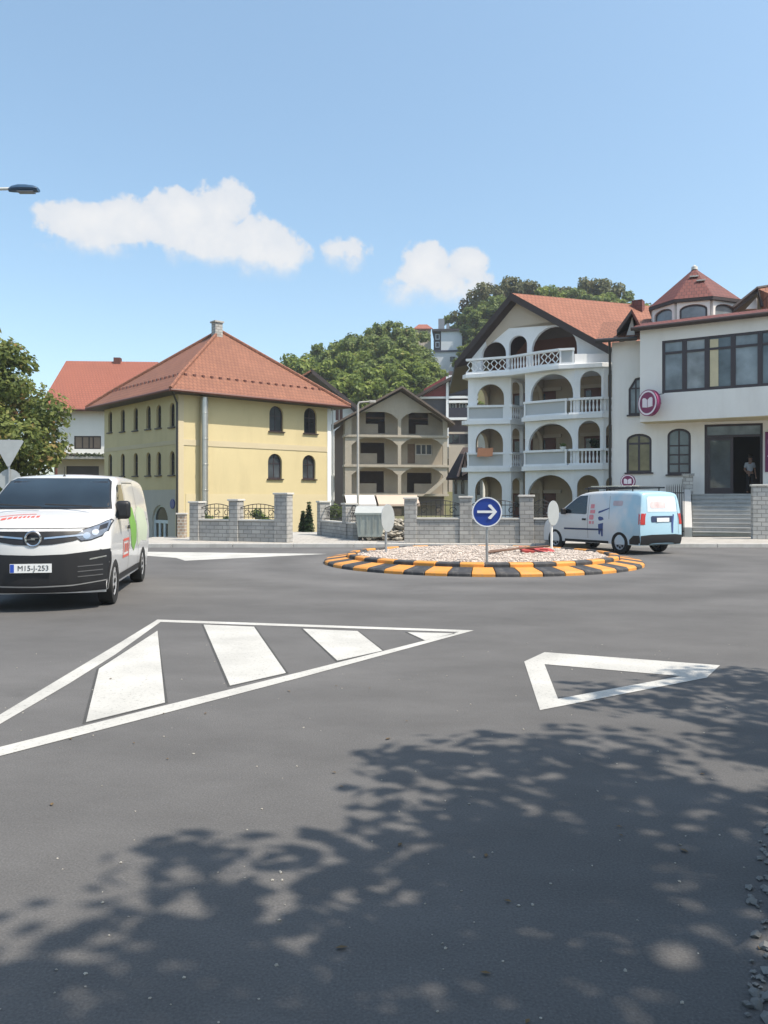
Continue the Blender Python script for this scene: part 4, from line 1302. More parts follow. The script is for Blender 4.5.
MB().ext([(.02, 8.752), (xr, 8.752), top[2], top[1], top[0]], holes, FRONT(OY), 0, .25).build('gable_wall', APTWHITE, ah)
gl = [FA.front(p, q) for p, q in ((487, 347), (509, 328), (556, 321), (513, 300))]
MB().ext([(gl[0][0], gl[0][1]), (gl[1][0], gl[1][1]), (gl[2][0], gl[2][1]), (min(gl[2][0] + .2, xr - .6), zr(min(gl[2][0] + .2, xr - .6)) - .1), (apx_, zr(apx_) - .12), (gl[0][0] - .1, zr(gl[0][0] - .1) - .15)], [], FRONT(OY), -.03, -.004).build('gable_panel', BEIGE, ah)
MB().box(.1, 9, BY + .2, BY + .5, 8.76, 10.9).build('inner_wall', pm('attic_red_brown_wall', (.16, .07, .05), .85, .1, 1), ah)
MB().box(0, XE, BY + .31, 11, -.1, 8.74).build('wall', APTWHITE, ah)
# roof: big orange plane whose ridge runs along the street, dark timber verges
fo = OY - .5
FV = Fr(A.o + A.v * fo, -32)
cs, sn = math.cos(A.a), math.sin(A.a)
def l2(v):
    v = Vector(v); return Vector((v.dot(A.u), v.dot(A.v), v.z))
rd = l2((.946, .323, 0)); bk = l2((.05, 1, 0))
AP = Vector((apx_, fo, apz_)); EL = Vector((elx, fo, elz)); ER = Vector((erx, fo, erz))
roof_slab('roof', TILE_O, ah, [AP + Vector((.01, 0, 0)), ER, ER + rd * 7.5, AP + Vector((.01, 0, 0)) + rd * 13], .07)
roof_slab('roof', DKWOOD, ah, [AP - Vector((.01, 0, .02)), EL - Vector((0, 0, .02)), EL + bk * 12 - Vector((0, 0, .02)), AP + rd * 13 + bk * 2 - Vector((0, 0, .02))], .3)
roof_slab('soffit', DKWOOD, ah, [AP + Vector((.02, .03, -.08)), ER + Vector((-.05, .03, -.08)), ER + rd * 7.4 + Vector((0, 0, -.08)), AP + rd * 12 + Vector((0, 0, -.08))], .14)
mb = MB()
d1 = (EL - AP); d2 = (ER - AP)
for q, d in ((EL, d1), (ER, d2)):
    n = Vector((0, -.06, 0))
    mb.add([AP + n, q + n, q + n + Vector((0, 0, -.42)), AP + n + Vector((0, 0, -.42)), AP - n * .2, q - n * .2, q - n * .2 + Vector((0, 0, -.42)), AP - n * .2 + Vector((0, 0, -.42))],
           [(0, 1, 2, 3), (7, 6, 5, 4), (0, 4, 5, 1), (1, 5, 6, 2), (2, 6, 7, 3), (3, 7, 4, 0)])
mb.build('bargeboard', DKWOOD, ah)
cp = AP + rd * 8.6
MB().box(cp.x - .3, cp.x + .3, cp.y - .9, cp.y - .3, cp.z - .6, cp.z + .12).build('chimney', TILE_D, ah)
mb = MB(); mb.tube([ER + Vector((.1, -.05, -.1)), ER + rd * 1.7 + Vector((0, 0, -.1))], .08, 8); mb.build('gutter', BLACKM, ah, smooth=True)

# ================================================================== the bank
BG = Fr((10.92, 38.34, 0), -20)
bk_ = thing('bank_building', 'white bank building with an octagonal red turret and dark framed windows above wide steps', 'building', BG.o, BG.a)


def gf(px, py, d=0):
    return BG.front(px, py, d)


FLZ = 1.83
xA0, zA0 = gf(626.4, 472.6); xA1, zA1 = gf(651.6, 433.3)
xB0, zB0 = gf(667.4, 474.4); xB1, zB1 = gf(690.9, 428)
xU0, zU0 = gf(628.5, 415); xU1, zU1 = gf(638.5, 378)
xD0, zD1 = gf(704.5, 424.5); xD1, _ = gf(763, 424.5)
hA = arch(xA0, xA1, zA0, zA1, .32); hB = arch(xB0, xB1, zB0, zB1, .34); hU = [(xU0, zU0), (xU1 + .4, zU0), (xU1 + .4, zU1 + .1), (xU1 - .15, zU1), (xU0, zU1 - .5)]
hD = rect(xD0, xD1, FLZ + .001, zD1)
BW = pm('bank_white_render', (.73, .71, .68), .85, .05, .5, .1, 30, dirt=(.5, .46, .42), dscale=.5, dirt_amt=.3)
XB = gf(640, 430)[0]
MB().ext(rect(0, 14, -.1, 9.1), [hA, hB, hU, hD], FRONT(0), 0, .35).box(0, .35, .352, 9, -.1, 9.1).build('wall', BW, bk_)
window(bk_, FRONT(0), hA, DKFRAME, glass('bank_yellow_glass', (.14, .12, .06), .1), .1, .14, (.5,), (.78,), .09, sill=DKFRAME)
window(bk_, FRONT(0), hB, DKFRAME, GLASSB, .1, .14, (.5,), (.2, .42, .64), .07, sill=DKFRAME)
window(bk_, FRONT(0), dedupe(hU), DKFRAME, GLASSC, .1, .12, (.35,), (.72,), .07, sill=DKFRAME)
# doorway: frame, glazed leaf, dark hall behind
fm = MB(); fm.ext(rect(xD0, xD1, FLZ + .001, zD1), [rect(xD0 + .12, xD1 - .1, FLZ + .002, zD1 - .6), rect(xD0 + .12, xD1 - .1, zD1 - .5, zD1 - .1)], FRONT(0), .1, .2)
dr = fm.build('door', DKFRAME, bk_)
MB().ext(rect(xD0 + .1, xD1 - .08, zD1 - .52, zD1 - .08), [], FRONT(0), .14, .155).build('transom_pane', GLASSC, dr)
xm = xD0 + (xD1 - xD0) * .5
lf = MB(); lf.ext(rect(xD0 + .125, xm, FLZ + .01, zD1 - .605), [rect(xD0 + .25, xm - .12, FLZ + .28, zD1 - .74)], FRONT(0), .125, .18); leaf_ = lf.build('door_leaf', DKFRAME, dr)
MB().ext(rect(xD0 + .23, xm - .1, FLZ + .26, zD1 - .72), [], FRONT(0), .145, .16).build('pane', glass('door_glass', (.07, .08, .085), .03, .8), bk_)
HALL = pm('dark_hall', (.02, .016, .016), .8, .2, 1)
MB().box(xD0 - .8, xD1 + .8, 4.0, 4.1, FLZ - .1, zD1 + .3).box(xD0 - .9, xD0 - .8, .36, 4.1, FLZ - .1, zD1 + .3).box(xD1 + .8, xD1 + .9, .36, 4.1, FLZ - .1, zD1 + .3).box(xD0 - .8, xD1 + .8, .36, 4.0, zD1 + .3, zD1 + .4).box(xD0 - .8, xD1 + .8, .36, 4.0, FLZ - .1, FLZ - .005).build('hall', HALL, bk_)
# steps
yT, yB_ = -1.0, -4.9
xs0 = gf(691, 496, yT)[0]; xs1 = xD1 + 1.6
STEPM = pm('worn_stone_steps', (.36, .36, .35), .85, .12, 1.5, .2, 40, dirt=(.2, .2, .195), dscale=1.2, dirt_amt=.6)
n = 10
mb = MB()
for k in range(n):
    z1 = .10 + (FLZ - .10) * (k + 1) / n
    y0 = yB_ + (yT - yB_) * k / n
    mb.box(xs0 + .003 * k, xs1, y0 + .02, yT if k < n - 1 else -.003, z1 - (FLZ - .1) / n, z1 - .045)
    mb.box(xs0 + .003 * k, xs1, y0 - .02, (yB_ + (yT - yB_) * (k + 1) / n + .02) if k < n - 1 else -.003, z1 - .043, z1)
st = mb.build('steps', STEPM, bk_)
# cheek wall beside the steps with its pedestal
mb = MB()
mb.ext([(yB_ - .2, 0), (-.003, 0), (-.003, FLZ + .7), (yT + .2, FLZ + .35), (yB_ - .2, .45)], [], lambda p, q, d: (xs0 - .36 + d, p, q), 0, .34)
mb.build('cheek_wall', pm('grey_cheek_wall', (.46, .45, .43), .85, .1, 1), bk_)
px0, pz1 = gf(683, 474, -.6); px1, _ = gf(694, 474, -.6)
MB().box(px0, px1 - .05, -1.2, -.5, 0, pz1 - .1).box(px0 - .06, px1 + .01, -1.26, -.44, pz1 - .097, pz1).build('pedestal', STONE_L, bk_)
MB().box(0.5, xs0 - .4, -2.6, -.01, 0, .9).build('terrace', STONE, bk_)
# overhanging upper storey, turned towards the street
UB = Fr((11.87, 37.1, 0), -33)
ang = UB.a - BG.a
ub_o = BG.loc(UB.o)
M_ = Matrix.Translation((ub_o.x, ub_o.y, 0)) @ Matrix.Rotation(ang, 4, 'Z')


def UFN(y0=0.0):
    return lambda p, q, d: tuple(M_ @ Vector((p, y0 + d, q)))


zS, zE = 5.17, 9.42
UL = 9.5
wx0, _ = UB.front(662, 393); _, wz1 = UB.front(662, 341); _, wz0 = UB.front(720, 389.2)
wx1 = wx0 + 6.3
hW = rect(wx0, wx1, wz0, wz1)
MB().ext(rect(0, UL, zS, zE), [hW], UFN(0), 0, .3).ext(rect(.3, 3.4, zS, zE), [], lambda p, q, d: tuple(M_ @ Vector((d, p, q))), 0, .3).build('upper_storey_wall', BW, bk_)
MB().ext([(.0, .004), (UL, .004), (UL, 5), (.0, 3.2)], [], lambda p, q, d: tuple(M_ @ Vector((p, q, d))), zS - .02, zS - .004).build('overhang_soffit', CREAM, bk_)
xsP = [UB.front(p, 370)[0] for p in (663.5, 684.3, 706.8, 733, 760)]
xsP = [wx0] + [x for x in xsP[1:]] + [xsP[4] + 1.15, wx1]
mul = [xsP[1], xsP[2], xsP[3], xsP[4], xsP[5]]
fr_ = MB(); holes = []
zt_ = wz1 - .1; tr = wz0 + (wz1 - wz0) * .76
ed = [wx0 + .02] + mul + [wx1 - .02]
for i in range(len(ed) - 1):
    a, b = ed[i] + .1, ed[i + 1] - .1
    holes += [rect(a, b, wz0 + .13, tr - .05), rect(a, b, tr + .05, zt_)]
fr_.ext(hW, holes, UFN(0), .02, .16)
wn = fr_.build('window', DKFRAME, bk_)
CURT = [GLASSC, glass('curtained_glass_pale', (.23, .25, .26), .1), GLASSB, GLASSC, GLASSB, GLASSC]
for i in range(len(ed) - 1):
    MB().ext(rect(ed[i] + .08, ed[i + 1] - .08, wz0 + .1, zt_ + .02), [], UFN(0), .08, .095).build('pane', CURT[i], wn)
cur = MB(); c0_ = ed[2] + .12
cur.ext(rect(c0_, c0_ + .35, wz0 + .15, zt_ - .05), [], UFN(0), .05, .07); cur.build('curtain', pm('cream_curtain', (.55, .48, .32), .9), wn)
# tiled roof above, rising from the eaves line
def UP(p):
    return M_ @ Vector(p)


eo = .35
pit = .34
roof_slab('roof', TILE_D, bk_, [UP((-.25, -eo, zE + .1)), UP((UL + .5, -eo, zE + .1)), UP((UL + .5, .75, zE + .1 + pit * (.75 + eo))), UP((-.25, .75, zE + .1 + pit * (.75 + eo)))], .08)
roof_slab('roof', TILE_R, bk_, [UP((-.25, .754, zE + .1 + pit * (.75 + eo))), UP((UL + .5, .754, zE + .1 + pit * (.75 + eo))), UP((UL + .5, 5.5, zE + .45)), UP((-.25, 5.5, zE + .45))], .08)
mb = MB(); mb.tube([UP((-.3, -eo - .06, zE + .02)), UP((UL + .5, -eo - .06, zE + .02))], .085, 8); mb.build('gutter', DKWOOD, bk_, smooth=True)
MB().ext([(-.24, -eo), (UL + .5, -eo), (UL + .5, .25), (-.24, .25)], [], lambda p, q, d: tuple(M_ @ Vector((p, q, d))), zE - .02, zE + .016).build('soffit', DKWOOD, bk_)
# lower eaves and small dormer over the set-back end
roof_slab('roof', TILE_R, bk_, [(-.7, -.5, 9.2), (XB + 1.0, -.5, 9.2), (XB + 1.0, 3, 10.75), (-.7, 3, 10.75)], .14)
mb = MB(); mb.tube([(-.7, -.56, 9.12), (XB - .1, -.56, 9.12)], .1, 8); mb.tube([(-.08, -.5, 9.1), (-.08, -.12, 8.6), (-.08, -.12, .1)], .06, 8); mb.build('gutter', BLACKM, bk_, smooth=True)
da, db, dc = gf(621, 331, -.3), gf(639, 331, -.3), gf(632, 310.5, -.3)
MB().ext([(da[0] + .15, 9.1), (db[0] - .15, 9.1), (dc[0], dc[1] - .25)], [], FRONT(-.1), 0, .2).build('dormer_wall', BW, bk_)
for (e_, s_) in ((da, -.003), (db, .003)):
    roof_slab('dormer_roof', TILE_D if s_ > 0 else DKWOOD, bk_, [(dc[0] + s_, -.6, dc[1]), (e_[0] + s_ * 60, -.6, e_[1]), (e_[0] + s_ * 60, 2.5, e_[1]), (dc[0] + s_, 2.5, dc[1])], .2)
# octagonal turret
T = BG.loc(P(694.5, 300, 39.9)); T.z = 0
tz0, tz1 = 8.6, P(0, 299, 37.9).z
ra = 1.93
dirc = BG.loc(BG.o + Vector((P(694.5, 300, 39.9).x * -1, -39.9, 0)))      # towards the viewpoint
th0 = math.atan2(dirc.y, dirc.x) - R(1.5)
oct_ = [Vector((T.x + ra * math.cos(th0 + R(22.5 + 45 * k)), T.y + ra * math.sin(th0 + R(22.5 + 45 * k)), 0)) for k in range(8)]
tw = MB()
twn = []
for k in range(8):
    a, b = oct_[k], oct_[(k + 1) % 8]
    ln = (b - a).length
    fn = SEG(b, a)
    hl = []
    if k in (7, 0, 6, 1, 2):
        w_ = 1.24
        hl = [arch(ln / 2 - w_ / 2, ln / 2 + w_ / 2, tz1 - 1.35, tz1 - .2, .26)]
        twn.append((fn, hl[0]))
    tw.ext(rect(0, ln, tz0, tz1), hl, lambda p, q, d, fn=fn: fn(p, q, -d), -.2, 0)
tw.build('turret_wall', BW, bk_)
for fn, h_ in twn:
    window(bk_, lambda p, q, d, fn=fn: fn(p, q, d), h_, DKFRAME, GLASSC, .09, .06, (), (.42,), .1)
er = 2.28
ap = Vector((T.x, T.y, P(697, 268, 39.9).z))
ez_ = tz1 + .08
e8 = [Vector((T.x + er * math.cos(th0 + R(22.5 + 45 * k)), T.y + er * math.sin(th0 + R(22.5 + 45 * k)), ez_)) for k in range(8)]
mb = MB(); mb.v = [tuple(p) for p in e8] + [tuple(ap)]
mb.f = [(k, (k + 1) % 8, 8) for k in range(8)]
tr_ = mb.build('turret_roof', TILE_D, bk_)
mb = MB(); mb.ext([(p.x, p.y) for p in e8], [], lambda p, q, d: (p, q, d), tz1 - .08, tz1 + .07); mb.build('turret_eaves', DKWOOD, bk_)
mb = MB(); mb.lathe([(.16, -.1), (.14, .06), (.06, .10), (.04, .14), (.0, .16)], 10, Matrix.Translation(ap)); mb.build('finial', CAP, tr_, smooth=True)
mb = MB(); mb.v = []
for (dx_, f_) in ((.05, .42), (.42, .62)):
    a, b = e8[7], e8[0]
    q = ap.lerp(a.lerp(b, .45 + dx_), f_ * .8)
    mb.box(q.x - .2, q.x + .2, q.y - .12, q.y + .05, q.z + .02, q.z + .08)
mb.build('roof_hatch', CAP, tr_)
# street gable at the far end of the roof
g1, g2, g3 = P(733, 308, 36.6), P(757, 288.5, 36.6), P(762, 307, 36.4)
g1, g2, g3 = BG.loc(g1), BG.loc(g2), BG.loc(g3)
far = BG.loc(P(800, 281, 37.2)); far2 = BG.loc(P(800, 306, 34.8))
roof_slab('gable_roof', TILE_R, bk_, [g2, g3, far2, far], .1)
dv = BG.loc(BG.o + Vector((.5, .85, 0)))
roof_slab('gable_roof', DKWOOD, bk_, [g2 + Vector((-.004, 0, 0)), g1, g1 + dv * 4, g2 + Vector((-.004, 0, 0)) + dv * 4], .22)
mb = MB(); mb.tube([g1 + Vector((0, -.05, 0)), g2 + Vector((0, -.05, 0)), g3 + Vector((0, -.05, 0))], .09, 6); mb.tube([g2 + Vector((0, -.02, 0.02)), far + Vector((0, -.02, .02))], .07, 6); mb.build('bargeboard', DKWOOD, bk_)
gi = [g1.lerp(g2, .2) + Vector((.35, .25, -.2)), g2 + Vector((0, .25, -.35)), g3 + Vector((-.2, .25, 0))]
mb = MB(); mb.add(gi + [p + dv * .3 for p in gi], [(0, 1, 2), (5, 4, 3), (0, 3, 4, 1), (1, 4, 5, 2), (2, 5, 3, 0)]); mb.build('gable_wall', BW, bk_)

# signs of the bank: round blade sign, round low sign, purple board
def round_sign(name, label, c, rad, yaw, group=None):
    t = thing(name, label, 'sign', c, yaw, group)
    # local: face towards -y
    fm = Matrix.Rotation(R(90), 4, 'X')
    MB().lathe([(0, -.11), (rad, -.11), (rad, .11), (0, .11)], 40, fm).build('disc', PURPLE, t, smooth=True)
    MB().lathe([(rad * .80, .112), (rad * .8, .118), (rad * .93, .118), (rad * .93, .112)], 40, fm).build('ring', PALEPINK, t)
    mb = MB()
    for s_ in (-1, 1):                                             # two page-like blocks with a cleft top
        p = [(.03 * s_ * rad, -.36 * rad), (.52 * s_ * rad, -.30 * rad), (.52 * s_ * rad, .30 * rad), (.40 * s_ * rad, .40 * rad), (.22 * s_ * rad, .36 * rad), (.03 * s_ * rad, .22 * rad)]
        mb.ext(p, [], FRONT(-.122), 0, .01)
    mb.build('logo', PALEPINK, t)
    return t


s1 = round_sign('round_sign', 'large round purple sign with a white book logo on the upper corner of the bank', P(649.3, 402.9, 36.4), .60, -R(64))
MB().tube([(.0, .1, 0), (0.15, .55, 0)], .05, 8).build('bracket', BLACKM, s1)
s2 = round_sign('round_sign', 'small round purple sign low on the bank wall behind the light blue van', P(628, 481.5, 37.0), .33, -R(25))
MB().tube([(0, .1, 0), (0, .75, 0)], .04, 8).build('bracket', BLACKM, s2)
bx0, bz1 = gf(765, 432); _, bz0 = gf(765, 472)
wb = thing('wall_board', 'tall purple board fixed to the wall beside the bank door', 'sign', BG.o + BG.u * bx0 + Vector((0, 0, bz0)), BG.a)
MB().box(0, 1.1, -.08, -.004, 0, bz1 - bz0).build('panel', pm('purple_board', (.13, .012, .075), .4, .05, 3), wb)
MB().box(.1, 1.0, -.086, -.081, (bz1 - bz0) * .38, (bz1 - bz0) * .41).box(.12, .5, -.086, -.081, (bz1 - bz0) * .7, (bz1 - bz0) * .82).build('logo', PALEPINK, wb)
# small lived-in things on the balconies
def on_rail(px, py, D):
    return P(px, py, D)


pt = thing('flower_pot', 'white flower pot standing on the first floor balcony rail of the arched apartment house', 'pot', on_rail(563, 451.6, 42.75))
MB().lathe([(0, 0), (.10, 0), (.15, .2), (.17, .21), (.17, .26), (.14, .26), (.12, .2), (0, .19)], 16).build('pot', APTWHITE, pt, smooth=True)
mb = MB(); leaf_cloud(mb, [(Vector((0, 0, .36)), .16)], 90, .1, random.Random(4)); mb.build('foliage', LEAF_H, pt, fix=False)
pq = A.o + A.u * ((b1.x + b2.x) / 2 + .25) + A.v * .75
pt = thing('potted_plant', 'bushy potted plant inside the narrow first floor arch of the apartment house', 'plant', (pq.x, pq.y, 3.4))
MB().lathe([(0, 0), (.2, 0), (.26, .4), (.22, .4), (.2, .33), (0, .32)], 16).build('pot', MAROON, pt, smooth=True)
mb = MB(); leaf_cloud(mb, [(Vector((0, 0, 1.0)), .42), (Vector((.2, 0, .75)), .3), (Vector((-.2, .1, 1.25)), .3)], 500, .16, random.Random(6)); mb.build('foliage', LEAF_C, pt, fix=False)
cq = A.o + A.u * .75 + A.v * (a0.y - .16)
mb = MB(); mb.ext([(0, 0), (.32, .02), (.62, -.01), (.95, .01), (.97, .5), (.6, .47), (.3, .5), (.02, .48)], [], FRONT(0), 0, .02)
cl = mb.build('laundry_cloth', pm('orange_cloth', (.55, .24, .13), .9, .1, 3)); cl.location = (cq.x, cq.y, 4.0); cl.rotation_euler = (R(-8), 0, A.a)
tag(cl, 'orange cloth hung over the first floor balcony rail of the apartment house', 'cloth')
# cable from the apartment house to the bank
mb = MB(); pA, pB = P(611, 397, 41.0), P(664, 393.5, 36.0)
mb.tube([pA.lerp(pB, t / 8) - Vector((0, 0, .12 * math.sin(math.pi * t / 8))) for t in range(9)], .018, 5)
tag(mb.build('overhead_cable', BLACKM), 'thin black cable strung from the apartment house to the bank', 'cable')

# ================================================================== walls along the pavement
def stone_wall(name, label, a, b, zb, h, pillars, fence=True, th=.32, pw=.46, cap=.07, fs='wrought iron'):
    """low coursed wall from a to b with taller pillars [(distance, height)], coping and iron panels between"""
    a, b = Vector((a[0], a[1], 0)), Vector((b[0], b[1], 0))
    d = b - a; ln = d.length
    t = thing(name, label, 'wall', (a.x, a.y, zb), math.atan2(d.y, d.x))
    pillars = sorted(pillars)
    spans = []
    x = 0
    for (p, ph, w) in pillars:
        if p - w / 2 - x > .1:
            spans.append((x, p - w / 2))
        x = p + w / 2
        MB().box(p - w / 2, p + w / 2, -.06, th + .06, -.3, ph - cap).build('pillar', STONE, t, bevel=.012)
        MB().box(p - w / 2 - .04, p + w / 2 + .04, -.10, th + .10, ph - cap + .002, ph).build('pillar_cap', CAP, t, bevel=.012)
    if ln - x > .1:
        spans.append((x, ln))
    for (x0, x1) in spans:
        MB().box(x0 + .002, x1 - .002, 0, th, -.3, h - .06).build('wall_panel', STONE, t)
        MB().box(x0 + .002, x1 - .002, -.04, th + .04, h - .058, h).build('coping', CAP, t, bevel=.01)
        if fence and x1 - x0 > .5:
            mb = MB(); y = th / 2; H_ = min(p[1] for p in pillars) - h - .12
            L_ = x1 - x0
            for z in (h + .08, h + H_ * .75):
                mb.tube([(x0, y, z), (x1, y, z)], .016, 6)
            n = max(2, int(L_ / .16))
            for k in range(1, n):
                xx = x0 + L_ * k / n
                top = h + H_ * (.8 + .25 * math.sin(math.pi * k / n))
                mb.tube([(xx, y, h + .02), (xx, y, top)], .011, 5)
            mb.tube([(x0, y, h + H_ * .8)] + [(x0 + L_ * k / 8, y, h + H_ * (.8 + .25 * math.sin(math.pi * k / 8))) for k in range(1, 8)] + [(x1, y, h + H_ * .8)], .016, 6)
            for k in range(3):
                cx = x0 + L_ * (k + .5) / 3
                mb.tube([(cx + .14 * math.cos(u * .55) * (1 - u / 16), y, h + H_ * .42 + .14 * math.sin(u * .55) * (1 - u / 16)) for u in range(13)], .014, 5)
            mb.build('iron_panel', BLACKM, t, smooth=True)
    return t


def xy(px, D):
    return ((px - CX) * D / F, D)


wa, wb_ = xy(190, 29.0), xy(288, 27.6)
LN = math.dist(wa, wb_)
stone_wall('stone_wall', 'grey stone wall with iron panels in front of the yellow house, beside the open gateway', wa, wb_, .1, .78, [(.2, 1.42, .38), (LN * .46, 1.5, .36), (LN - .26, 1.72, .5)])
wa, wb_ = xy(318, 33.6), xy(353, 29.6)
LN = math.dist(wa, wb_)
stone_wall('stone_wall', 'short grey stone wall running from the gateway back to the steel waste container', wa, wb_, .1, .62, [(.25, 1.42, .42), (LN * .8, 1.35, .42)])
wa, wb_ = xy(404.3, 27.5), xy(551, 26.95)
LN = math.dist(wa, wb_)
stone_wall('stone_wall', 'long grey stone wall with square pillars in front of the balcony apartment house', wa, wb_, .1, .86, [(.21, 1.56, .42), (LN * (466.5 - 404.3) / 146.7, 1.6, .42), (LN * (527 - 404.3) / 146.7, 1.64, .46)])
wa, wb_ = xy(752.5, 30.0), xy(905, 28.6)
LN = math.dist(wa, wb_)
sw_ = stone_wall('stone_wall', 'pale stone wall end beside the bank steps carrying a white notice', wa, wb_, .1, 1.2, [(.55, 2.05, 1.1), (LN - .4, 2.05, .8)], fence=False)
for o in sw_.children:
    if o.name.startswith(('pillar', 'wall_panel')) and 'cap' not in o.name:
        o.data.materials[0] = STONE_L
nb = thing('notice_board', 'white framed notice on the pale stone pillar by the bank steps', 'sign', (xy(766.3, 30)[0], 29.86, .1), sw_.rotation_euler.z)
MB().box(0, .62, -.03, .02, .92, 1.92).build('frame', WHITE, nb)
MB().box(.07, .55, -.036, -.031, 1.0, 1.84).build('sheet', pm('grey_notice_sheet', (.35, .36, .36), .5), nb)
# rustic post by the yellow house
t = thing('gate_post', 'short rough stone post at the corner of the yellow house', 'post', (xy(182, 31)[0], 31, .1))
MB().box(-.16, .16, -.16, .16, -.1, .9).build('shaft', brick('rubble_stone', (.36, .27, .2), (.24, .18, .14), (.4, .37, .32), .16, .12, .02, .9, .8, vscale=3, var=.4), t, bevel=.03)
MB().box(-.2, .2, -.2, .2, .902, .96).build('cap', CAP, t, bevel=.01)
# railing beside the bank steps behind the van
ra_, rb_ = P(667, 520, 33.5), P(684, 520, 32.2)
t = thing('iron_railing', 'black spiked iron railing beside the bank steps behind the light blue van', 'railing', (ra_.x, ra_.y, .1), math.atan2(rb_.y - ra_.y, rb_.x - ra_.x))
LN = (Vector((rb_.x, rb_.y)) - Vector((ra_.x, ra_.y))).length
mb = MB(); mb.tube([(0, 0, .2), (LN, 0, .2)], .025, 6); mb.tube([(0, 0, 1.75), (LN, 0, 1.75)], .025, 6); mb.build('rail', BLACKM, t, smooth=True)
mb = MB()
for k in range(9):
    x = LN * k / 8
    mb.tube([(x, 0, 0), (x, 0, 1.98), (x, 0, 2.12)], [.016, .016, .002], 6)
mb.build('spiked_bars', BLACKM, t, smooth=True)

# garden plants behind the first walls
for (px, D, h, nm, lab, sd_, m) in ((309, 36.5, 1.75, 'cypress', 'taller of two slim dark cypresses in front of the yellow house', 61, LEAF_C), (303, 36.8, 1.35, 'cypress', 'shorter slim cypress beside the taller one by the gateway', 62, LEAF_C),
                           (283, 35, 2.0, 'sapling', 'thin leafless sapling behind the tall gateway pillar', 63, LEAF_B)):
    x, y = xy(px, D); z = gz(x, y)
    rng = random.Random(sd_)
    t = thing(nm, lab, 'plant', (x, y, z))
    cl = [(Vector((0, 0, h * (.15 + .8 * k / 9))), .26 * (1 - .75 * k / 9) + .03) for k in range(10)]
    mb = MB(); leaf_cloud(mb, cl, 900 if nm == 'cypress' else 120, .13, rng, 1.2); mb.build('crown', m, t, fix=False)
    MB().tube([(0, 0, -.1), (0, 0, h * .9)], [.04, .01], 6).build('trunk', BARK, t)
x, y = xy(236, 36)
for i, (px, D, r, lab) in enumerate(((206, 34, .55, 'round shrub behind the iron panel nearest the flue pipe'), (222, 34.5, .45, 'low shrub behind the middle of the iron panels'), (262, 34.5, .6, 'dark shrub behind the wall beside the tall gateway pillar'), (335, 38, .7, 'dark shrub behind the short wall by the waste container'))):
    x, y = xy(px, D); rng = random.Random(70 + i)
    t = thing('garden_shrub', lab, 'shrub', (x, y, gz(x, y)), 0, 'shrubs behind the walls')
    cl = [(Vector((rng.uniform(-.5, .5) * r, rng.uniform(-.4, .4) * r, r * rng.uniform(.5, 1.9))), r * .45) for _ in range(9)]
    mb = MB(); leaf_cloud(mb, cl, 1300, .12, rng); mb.build('foliage', LEAF_H, t, fix=False)
    mb = MB()
    for k in range(4):
        mb.tube([(0, 0, -.1), (rng.uniform(-.2, .2), rng.uniform(-.2, .2), r)], [.03, .01], 5)
    mb.build('stem', BARK, t)

# ================================================================== waste container
t = thing('waste_container', 'galvanised steel waste container with a sloping lid between the stone walls', 'container', P(356, 541, 0.1) * 0 + Vector((*xy(356, 28.7), .1)), R(-6))
WC = pm('weathered_zinc', (.29, .32, .30), .55, .15, 2.5, metallic=.35, dirt=(.2, .2, .18), dscale=3, dirt_amt=.5)
mb = MB()
mb.ext([(.06, .13), (.94, .13), (1.04, .98), (-.02, .98)], [], FRONT(0), 0, .75)
mb.build('bin_body', WC, t, bevel=.03)
mb = MB()
for x in (.18, .4, .62, .84):
    mb.box(x - .02, x + .02, -.025, -.002, .3, .95)
mb.box(-.05, 1.07, -.04, -.004, .93, 1.0)
mb.build('rib', WC, t)
mb = MB(); mb.ext([(-.03, 1.0), (.22, 1.19), (.55, 1.24), (.8, 1.2), (.79, 1.003), (-.03, 1.003)], [], lambda p, q, d: (d, p, q), -.04, 1.06)
mb.build('lid', pm('pale_zinc_lid', (.45, .46, .44), .5, .1, 3, metallic=.2), t, smooth=True, angle=30)
for x in (.1, .9):
    for y in (.1, .65):
        w = MB(); w.lathe([(.03, -.025), (.085, -.025), (.095, 0), (.085, .025), (.03, .025)], 14, Matrix.Translation((x, y, .095)) @ Matrix.Rotation(R(90), 4, 'Y')); w.box(x - .04, x + .04, y - .02, y + .02, .13, .24)
        w.build('caster', RUBBER, t)
MB().box(-.06, -.025, .1, .65, .6, .66).box(1.045, 1.08, .1, .65, .6, .66).build('trunnion', ZINC, t)
# rubble and sheet beside it
rng = random.Random(17)
mb = MB()
for k in range(420):
    a, r = rng.uniform(0, 6.3), abs(rng.gauss(0, .5))
    x, y = math.cos(a) * r * 1.1, math.sin(a) * r * .6
    hh = max(0, .75 * (1 - r / 1.2))
    pebble(mb, Vector((x, y, rng.uniform(.0, 1) * hh + .05)), rng.uniform(.05, .14), rng)
o = mb.build('rubble_heap', pm('pale_rubble', (.31, .285, .24), .9, .35, 3, .3, 20))
o.location = (*xy(394, 29.2), .1)
tag(o, 'heap of pale broken stones between the waste container and the long wall', 'rubble', kind='stuff')
mb = MB()
for k in range(14):
    mb.box(.0, .9, .1 * (k % 3), .1 * (k % 3) + .085, .09 * (k // 3), .09 * (k // 3) + .08)
o = mb.build('plank_stack', pm('grey_planks', (.25, .2, .15), .85, .3, 3)); o.location = (*xy(386, 30.6), .1); o.rotation_euler = (0, 0, .2)
tag(o, 'stack of weathered planks behind the rubble heap', 'planks')

